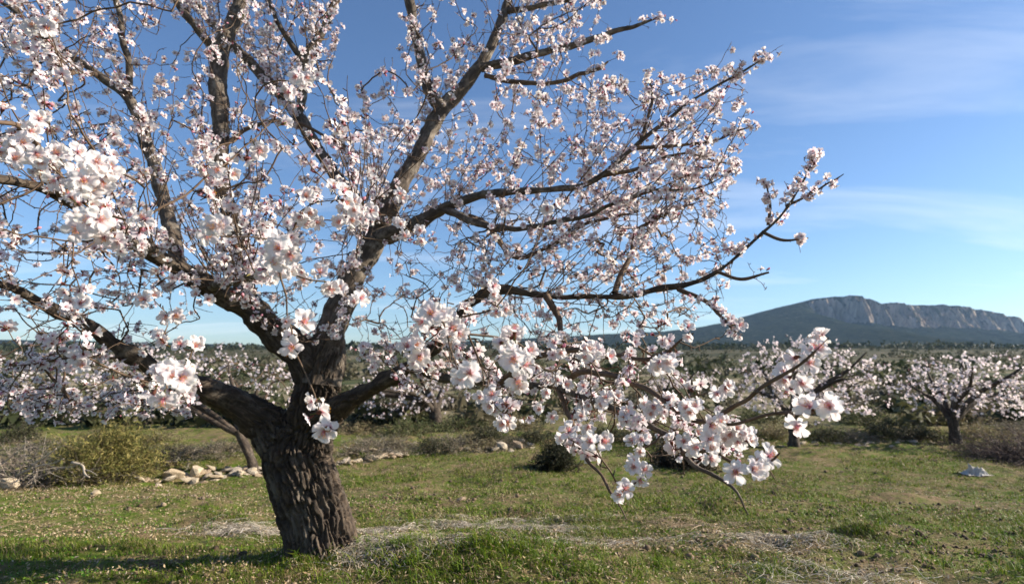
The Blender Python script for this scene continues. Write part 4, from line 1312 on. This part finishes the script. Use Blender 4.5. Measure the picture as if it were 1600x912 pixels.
def blob_scrub(name, n, y0, y1, xr, size, cols, seed, leaves=26):
    """countless far bushes and trees, each a loose clump of leaf faces, joined into one mass"""
    global rng
    keep_rng = rng; rng = np.random.default_rng(seed)
    y = np.exp(rng.uniform(math.log(y0), math.log(y1), n)); x = rng.uniform(-1, 1, n) * xr * y
    m = n2(x, y, 3.0 / y0, seed, 3) + rng.uniform(-.12, .12, n) > 0.50
    x, y = x[m], y[m]; z = H(x, y)
    s = size * (.35 + 1.5 * rng.random(len(x)) ** 2.2)
    cidx = rng.integers(len(cols), size=len(x))
    k = leaves
    q = rng.normal(size=(len(x), k, 3)); q /= np.linalg.norm(q, axis=2, keepdims=True)
    q *= (rng.random((len(x), k)) ** .4)[..., None]
    P = np.stack([x, y, z], 1)[:, None, :] + q * s[:, None, None] * np.array([1.0, 1.0, .7]) + np.array([0, 0, .5]) * s[:, None, None]
    P = P.reshape(-1, 3)
    S = np.repeat(s, k) * rng.uniform(.28, .6, len(P))
    tint = np.repeat(np.array(cols)[cidx], k, 0) * rng.uniform(.7, 1.3, (len(P), 1))
    T_ = [(np.array([(-.5, -.4, 0), (.55, -.3, .1), (.1, .6, 0)]), np.array([(0, 1, 2)]), np.ones((3, 3)))]
    me = scatter_mesh(name, T_, np.zeros(len(P), int), P, rand_dirs(len(P), (0, 0, .5)), S, M_LEAF, tint)
    rng = keep_rng
    return link(name, me, None, 'stuff')
tag(blob_scrub('undergrowth', 4200, 11.8, 75, 1.1, .30, [(.06, .07, .03), (.10, .10, .045), (.15, .13, .08), (.045, .05, .025), (.11, .095, .07), (.035, .04, .02)], 401, 40), 'low mixed scrub covering the terraces behind the meadow', 'scrub')
tag(blob_scrub('scrubland', 5200, 60, 450, 1.1, 1.0, [(.045, .058, .026), (.08, .085, .04), (.12, .11, .07), (.035, .042, .02)], 402), 'scrub dotting the valley floor beyond the terraces', 'scrub')
tag(blob_scrub('woods', 9000, 420, 1500, 1.1, 3.6, [(.028, .040, .020), (.04, .05, .026), (.055, .06, .032)], 403, 22), 'dark woods at the foot of the mountain', 'woods')

# ------------------------------------------------------------------ stones
import bmesh
def stone_mesh(seed):
    bm = bmesh.new()
    bmesh.ops.create_icosphere(bm, subdivisions=2, radius=1.0)
    V = np.array([v.co[:] for v in bm.verts])
    r = np.random.default_rng(seed)
    for _ in range(14):       # flat broken faces
        nrm = r.normal(size=3); nrm /= np.linalg.norm(nrm)
        h = r.uniform(.32, .66)
        dd = V @ nrm
        V = V - np.outer(np.clip(dd - h, 0, None), nrm) * .92
    V = V * (1 + .16 * (fbm(V * 2.2 + seed, 3, seed) - .5)[:, None] + .07 * (fbm(V * 7 + seed, 2, seed) - .5)[:, None])
    F = np.array([[v.index for v in f.verts] for f in bm.faces])
    bm.free()
    c = np.array([[.46, .36, .24], [.50, .41, .29], [.36, .27, .185], [.44, .37, .28]][seed % 4])
    C = c * (1 - .30 * fbm(V * 3 + 5, 3, seed + 3)[:, None] * 1.2 + .15)
    return mesh_np('stone', V, F, M_STONE, C, smooth=False)
STONES = [stone_mesh(s) for s in range(8)]

def rubble(label, pts, n, s0, s1, seed, tiers=2):
    r = np.random.default_rng(seed)
    pts = np.array([ground_at(*p) for p in pts])
    t = thing('stone_wall', pts[0], label, 'stone wall', 'rubble walls at the meadow edge')
    L_ = np.concatenate([[0], np.cumsum(np.linalg.norm(np.diff(pts, axis=0), axis=1))])
    for k in range(n):
        s = r.uniform(0, L_[-1])
        p = np.array([np.interp(s, L_, pts[:, i]) for i in range(3)])
        sz = r.uniform(s0, s1)
        p[1] += r.normal() * .16; p[0] += r.normal() * .04
        p[2] = float(H(p[0], p[1])) + sz * -.12 + (r.integers(0, tiers) * sz * .55)
        o = link('stone', STONES[r.integers(8)], t)
        o.location = p - pts[0]
        o.rotation_euler = (r.uniform(-.4, .4), r.uniform(-.4, .4), r.uniform(0, 6.28))
        o.scale = (sz * r.uniform(1.2, 2.2), sz * r.uniform(1.0, 1.5), sz * r.uniform(.45, .8))
    return t
rubble('low run of cream rubble stones between the broom shrub and the slim trunk', [(232, 748), (290, 746), (345, 742), (420, 738)], 80, .025, .085, 501)
rubble('low run of cream rubble stones just right of the big trunk', [(520, 724), (575, 718), (640, 712)], 120, .02, .075, 502)
rubble('scattered cream rubble stones behind the lone dark shrub', [(712, 704), (760, 702), (830, 698)], 60, .025, .085, 503)
rubble('broken run of pale rubble stones near the lone trunk below the peak', [(1090, 697), (1200, 693), (1270, 692), (1400, 690), (1470, 690)], 70, .03, .09, 504, 1)

def rock(px, py, sx, sy, sz, idx, rot, label):
    b = ground_at(px, py)
    o = link('rock', STONES[idx])
    o.location = b + np.array([0, sy * .5, sz * .55]); o.scale = (sx, sy, sz); o.rotation_euler = (.1, .05, rot)
    tag(o, label, 'rock', 'single pale rocks in the meadow')
rock(4, 768, .15, .14, .12, 1, .4, 'whitish rock at the left end of the grey brush heap')
rock(262, 752, .17, .15, .14, 0, 1.1, 'largest cream rock near the foot of the broom shrub')
rock(300, 750, .16, .13, .12, 5, 2.0, 'second large cream rock near the foot of the broom shrub')
rock(785, 704, .16, .14, .12, 3, .7, 'tall pale rock behind the hanging flowers')
rock(808, 702, .14, .14, .12, 2, 2.2, 'brownish leaning rock beside the tall pale one')
rock(143, 776, .075, .06, .05, 4, .3, 'small cream rock on the grass before the broom shrub')
rock(722, 782, .06, .05, .03, 6, .3, 'small pinkish stone alone on the open grass')

# clods of bare earth between the grass
bm = bmesh.new(); bmesh.ops.create_icosphere(bm, subdivisions=1, radius=1.0)
cv = np.array([v.co[:] for v in bm.verts]); cf = np.array([[v.index for v in f.verts] for f in bm.faces]); bm.free()
CLOD_T = [(cv * (.7 + .6 * np.random.default_rng(k).random((len(cv), 1))), cf, np.ones((len(cv), 3))) for k in range(5)]
cy = 1.8 + 8.4 * rng.random(26000) ** .9; cx = rng.uniform(-1, 1, 26000) * (.93 * cy + .6)
ck = (n2(cx * .6, cy, 1.5, 211, 4) + 1.2 * (.055 * np.exp(-(((cx - 1.05) / .55) ** 2 + ((cy - 4.0) / .55) ** 2)) + .03 * (cx > .8)) > .585) & (cy < np.interp(cx, EDGE_X, EDGE_Y)) & (np.hypot(cx - TREE_BASE[0], cy - TREE_BASE[1]) > .4)
cx, cy = cx[ck], cy[ck]; n = len(cx); print('clods', n)
cs = rng.uniform(.005, .014, n) * rng.choice([.6, 1.0, 1.9], n, p=[.55, .38, .07])
ct = np.array([(.10, .07, .044), (.15, .105, .066), (.065, .047, .033), (.22, .165, .11)])[rng.integers(0, 4, n)] * rng.uniform(.75, 1.25, (n, 1))
tag(link('clods', scatter_mesh('clods', CLOD_T, rng.integers(0, 5, n), np.stack([cx, cy, H(cx, cy) + cs * .1], 1), rand_dirs(n), cs, M_STONE, ct), None, 'stuff'), 'brown clods of bare earth between the grass', 'clods')

# crumpled pale plastic sheet lying on the grass before the right brush pile
def sheet():
    b = ground_at(1524, 744)
    n = 26
    u, v = np.meshgrid(np.linspace(-1, 1, n), np.linspace(-1, 1, n))
    q = np.stack([u * 2.1, v * 2.1, u * 0 + .3], -1)
    rdg = np.abs(fbm(q, 3, 91) - .5) * 2
    z = .34 * (1 - rdg) ** 3 * (1 - np.clip(np.hypot(u, v), 0, 1) ** 2) + .02 * fbm(q * 4, 2, 93)
    peak = np.exp(-((u - .1 + z * 1.5) ** 2 / .02 + (v) ** 2 / .10)) * .11
    rad = 1 + .25 * (fbm(np.stack([u * 1.5, v * 1.5, u * 0], -1), 2, 95) - .5)
    z, peak = z * .35, peak * .6
    P = np.stack([(u - peak * 2.2) * .17 * rad, v * .12 * rad, z + peak], -1).reshape(-1, 3)
    P = P + b; P[:, 2] = H(P[:, 0], P[:, 1]) + (z + peak).ravel() + .012
    i, j = np.meshgrid(np.arange(n - 1), np.arange(n - 1), indexing='ij')
    Q = np.stack([i * n + j, i * n + j + 1, (i + 1) * n + j + 1, (i + 1) * n + j], -1).reshape(-1, 4)
    o = link('plastic_sheet', mesh_np('plastic_sheet', P, Q, M_LITTER, np.array([.50, .47, .43]) * np.ones((n * n, 1)), smooth=False))
    tag(o, 'crumpled pale sheet on the grass before the dark brush pile', 'sheet')
sheet()

# ------------------------------------------------------------------ grass, dry mats and litter
def field_points(n, y0, y1, power=1.0, margin=.4):
    y = y0 + (y1 - y0) * rng.random(n) ** power
    x = rng.uniform(-1, 1, n) * (0.93 * y + margin + .3)
    return x, y

def edge_ok(x, y):
    return y < np.interp(x, EDGE_X, EDGE_Y) + .6

def bare(x, y):
    return .055 * sstep(-.7, -1.4, x) * sstep(3.5, 4.0, y) * (1 - sstep(6.6, 7.4, y)) + .075 * np.exp(-(((x - 1.05) / .55) ** 2 + ((y - 4.0) / .55) ** 2)) \
        + .05 * np.exp(-(((x - 2.6) / .9) ** 2 + ((y - 5.2) / .35) ** 2)) + .05 * np.exp(-(((x - 2.2) / .7) ** 2 + ((y - 2.6) / .25) ** 2))

def blades(n, y0, y1, power, h0, h1, w, seed, thr, cols, flat=.35):
    x, y = field_points(n, y0, y1, power)
    patch = n2(x * .6, y, 1.2, 71, 4) * .55 + n2(x, y, 6.0, 73, 3) * .45 - 1.4 * bare(x, y)
    m = (patch + rng.normal(size=n) * .05 > thr) & edge_ok(x, y) & (np.hypot(x - TREE_BASE[0], y - TREE_BASE[1]) > .2)
    x, y, patch = x[m], y[m], patch[m]; k = len(x)
    z = H(x, y)
    hgt = rng.uniform(h0, h1, k) * (.45 + 2.6 * np.clip((patch - thr) * 4, 0, .6))
    a = rng.uniform(0, 6.28, k); lean = np.abs(rng.normal(size=k)) * flat + .15
    d = np.stack([np.cos(a) * lean, np.sin(a) * lean, np.ones(k)], 1); d /= np.linalg.norm(d, axis=1, keepdims=True)
    s = np.stack([-np.sin(a), np.cos(a), np.zeros(k)], 1) * (w * rng.uniform(.6, 1.3, k))[:, None]
    p0 = np.stack([x, y, z - .004], 1)
    bend = np.stack([np.cos(a), np.sin(a), -.5 * np.ones(k)], 1) * (hgt * .28)[:, None]
    p1 = p0 + d * (hgt * .55)[:, None]; p2 = p0 + d * hgt[:, None] + bend
    V = np.stack([p0 - s, p0 + s, p1 + s * .75, p1 - s * .75, p2], 1).reshape(-1, 3)
    o = np.arange(k)[:, None] * 5
    Q = o + np.array([[0, 1, 2, 3]]); T = o + np.array([[3, 2, 4]])
    ci = np.array(cols)[np.minimum((rng.random(k) ** 1.0 * len(cols)).astype(int), len(cols) - 1)] * rng.uniform(.7, 1.3, (k, 1))
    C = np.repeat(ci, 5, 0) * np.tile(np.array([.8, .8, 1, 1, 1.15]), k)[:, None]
    return V, Q, T, C
GR = [(.082, .142, .010), (.120, .182, .012), (.050, .100, .008), (.185, .220, .020), (.100, .160, .012), (.15, .20, .016), (.24, .20, .08), (.30, .23, .12)]
g = Geo()
for args in ((200000, 1.7, 4.6, .8, .012, .028, .0018, 1, .44, GR), (170000, 4.4, 12.5, 1.0, .014, .032, .0044, 2, .44, GR), (16000, 1.7, 4.6, .8, .028, .060, .0015, 3, .57, GR)):
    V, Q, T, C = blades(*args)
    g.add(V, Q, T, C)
# longer tufts by the trunk foot and in the foreground
tx = []
for px, py, n, sp in ((455, 872, 160, .10), (490, 880, 90, .06), (550, 872, 40, .06), (1000, 893, 120, .12), (1330, 850, 90, .12), (1230, 895, 120, .14), (880, 880, 110, .15), (660, 905, 120, .15), (200, 905, 120, .2), (60, 880, 90, .2), (1480, 890, 120, .2)):
    b = ground_at(px, py)
    for _ in range(n):
        tx.append((b[0] + rng.normal() * sp, b[1] + rng.normal() * sp * .5))
qx, qy = field_points(900, 1.75, 7.5, 1.0)
qk = (n2(qx, qy, .8, 191, 3) > .48) & edge_ok(qx, qy) & (np.hypot(qx - TREE_BASE[0], qy - TREE_BASE[1]) > .28)
for x_, y_ in zip(qx[qk], qy[qk]):
    m_ = int(rng.integers(14, 40))
    tx += list(zip(x_ + rng.normal(size=m_) * .03, y_ + rng.normal(size=m_) * .025))
for _ in range(130):
    x_, y_ = -.10 + rng.normal() * .45, 2.9 + rng.normal() * .18
    tx += list(zip(x_ + rng.normal(size=26) * .03, y_ + rng.normal(size=26) * .025))
tx = np.array(tx); k = len(tx)
a = rng.uniform(0, 6.28, k); hgt = rng.uniform(.025, .085, k) * rng.choice([.8, 1.0, 1.3], k); lean = rng.uniform(.2, .8, k)
p0 = np.column_stack([tx, H(tx[:, 0], tx[:, 1]) - .004])
dv = np.stack([np.cos(a) * lean, np.sin(a) * lean, np.ones(k)], 1); dv /= np.linalg.norm(dv, axis=1, keepdims=True)
sv = np.stack([-np.sin(a), np.cos(a), np.zeros(k)], 1) * .0018
p1 = p0 + dv * (hgt * .55)[:, None]; p2 = p0 + dv * hgt[:, None] + np.stack([np.cos(a), np.sin(a), -.6 * np.ones(k)], 1) * (hgt * .35)[:, None]
V = np.stack([p0 - sv, p0 + sv, p1 + sv * .8, p1 - sv * .8, p2], 1).reshape(-1, 3)
o_ = np.arange(k)[:, None] * 5
g.add(V, o_ + np.array([[0, 1, 2, 3]]), o_ + np.array([[3, 2, 4]]), np.repeat(np.array(GR)[rng.integers(0, 5, k)] * rng.uniform(.8, 1.4, (k, 1)), 5, 0))
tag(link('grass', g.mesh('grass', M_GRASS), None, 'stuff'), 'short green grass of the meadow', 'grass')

# small broad-leaved weeds between the grass
wx, wy = field_points(60000, 1.75, 6.5, .9)
wk = (n2(wx, wy, 1.4, 195, 3) * .5 + n2(wx, wy, 9, 196, 2) * .5 > .53) & edge_ok(wx, wy)
wx, wy = wx[wk], wy[wk]; n = len(wx)
tint = np.array([.085, .165, .018]) * rng.uniform(.6, 1.5, (n, 1)) * np.stack([rng.uniform(.7, 1.4, n), np.ones(n), np.ones(n)], 1)
D_ = rand_dirs(n, (0, 0, .8))
tag(link('weeds', scatter_mesh('weeds', [(LEAF_T[0][0] * [1.8, 1, 1], LEAF_T[0][1], LEAF_T[0][2])], np.zeros(n, int), np.stack([wx, wy, H(wx, wy) + .004], 1), D_, rng.uniform(.010, .026, n), M_LEAF, tint), None, 'stuff'),
    'small broad leaved green weeds between the grass', 'weeds')

# tan leaf litter and fallen petals
def flakes(n, y0, y1, power, s0, s1, thr, cols, seed, sm=1.0):
    x, y = field_points(n, y0, y1, power)
    patch = n2(x * .55, y, 1.1, 171, 4) * .55 + n2(x * .5, y, 4.5, 173, 3) * .45 + 2.0 * bare(x, y)
    m = (patch + rng.normal(size=n) * .06 > thr) & edge_ok(x, y)
    x, y = x[m], y[m]; k = len(x)
    P = np.stack([x, y, H(x, y) + rng.uniform(.004, .026, k)], 1)
    D = rand_dirs(k, (0, 0, 1.3))
    T_ = [(np.array([(-.75, .05, .10), (0, -.30, .0), (.75, -.05, .16), (0, .28, .02), (0, 0, -.10)]), np.array([(0, 1, 4), (1, 2, 4), (2, 3, 4), (3, 0, 4)]), np.ones((5, 3)))]
    tint = np.array(cols)[rng.integers(0, len(cols), k)] * rng.uniform(.75, 1.25, (k, 1))
    return scatter_mesh('leaf_litter', T_, np.zeros(k, int), P, D, rng.uniform(s0, s1, k), M_LITTER, tint)
LC = [(.34, .25, .14), (.42, .32, .20), (.26, .18, .10), (.52, .42, .29), (.18, .125, .07)]
tag(link('leaf_litter', flakes(165000, 1.7, 11.5, .9, .005, .017, .515, LC, 1), None, 'stuff'), 'tan dry leaves lying over the grass', 'litter')
tag(link('fallen_petals', flakes(5000, 1.7, 9.0, 1.0, .006, .013, .50, [(.62, .52, .47), (.55, .44, .37), (.50, .38, .30)], 2), None, 'stuff'), 'fallen pale petals lying on the grass', 'petals')

# silvery mats of flattened dead grass
g = Geo()
def mat_of_straw(px, py, n, sx, sy, ln, cols):
    b = px if py is None else ground_at(px, py)
    x, y = b[0] + rng.normal(size=n) * sx, b[1] + rng.normal(size=n) * sy
    a = rng.normal(size=n) * .9
    t = np.linspace(0, 1, 5)[None]
    L_ = (ln * rng.uniform(.5, 1.4, n))[:, None] * t
    ang = a[:, None] + rng.normal(size=n)[:, None] * .5 * t
    X, Y = x[:, None] + np.cos(ang) * L_, y[:, None] + np.sin(ang) * L_
    Z = H(X, Y) + .004 + rng.uniform(0, .016, n)[:, None] * np.sin(t * math.pi) + rng.uniform(0, .012, n)[:, None]
    P = np.stack([X, Y, Z], -1)
    w = rng.uniform(.0006, .0013, n)[:, None, None]
    sd = np.stack([-np.sin(ang), np.cos(ang), np.broadcast_to(rng.normal(size=n)[:, None] * .5, ang.shape)], -1) * w
    V = np.concatenate([P - sd, P + sd], 1).reshape(-1, 3)
    q = np.array([(k, k + 1, k + 6, k + 5) for k in range(4)])
    Q = (q[None] + (np.arange(n) * 10)[:, None, None]).reshape(-1, 4)
    C = np.repeat(np.array(cols)[rng.integers(len(cols), size=n)] * rng.uniform(.7, 1.2, (n, 1)), 10, 0)
    g.add(V, Q, C=C)
SILVER = [(.50, .45, .37), (.60, .54, .46), (.38, .32, .24), (.28, .23, .16)]
mat_of_straw(640, 840, 2600, .26, .13, .13, SILVER)
mat_of_straw(600, 828, 700, .14, .06, .12, SILVER)
mat_of_straw(720, 818, 1100, .2, .07, .12, SILVER)
mat_of_straw(840, 826, 900, .2, .07, .12, SILVER)
mat_of_straw(790, 822, 900, .30, .07, .14, SILVER)
mat_of_straw(390, 828, 1400, .22, .10, .13, SILVER)
mat_of_straw(570, 862, 500, .10, .08, .10, SILVER)
mat_of_straw(1220, 842, 900, .20, .10, .10, SILVER)
mat_of_straw(900, 850, 900, .30, .12, .12, SILVER)
mat_of_straw(1060, 815, 900, .28, .20, .12, [(.36, .26, .17), (.30, .22, .14), (.44, .34, .24)])
mat_of_straw(1300, 900, 500, .25, .10, .10, SILVER)
DRY = [(.34, .26, .15), (.28, .20, .11), (.40, .32, .20), (.22, .16, .09)]
fx, fy = field_points(1500, 1.8, 9.0, .9)
fk = (n2(fx * .5, fy, .9, 181, 3) > .52) & edge_ok(fx, fy)
for x_, y_ in zip(fx[fk], fy[fk]):
    mat_of_straw((x_, y_), None, 40, .20, .09, .05, DRY)
tag(link('straw_mat', g.mesh('straw_mat', M_LITTER, smooth=False), None, 'stuff'), 'silvery mats of flattened dead grass around the trunk', 'dry grass')
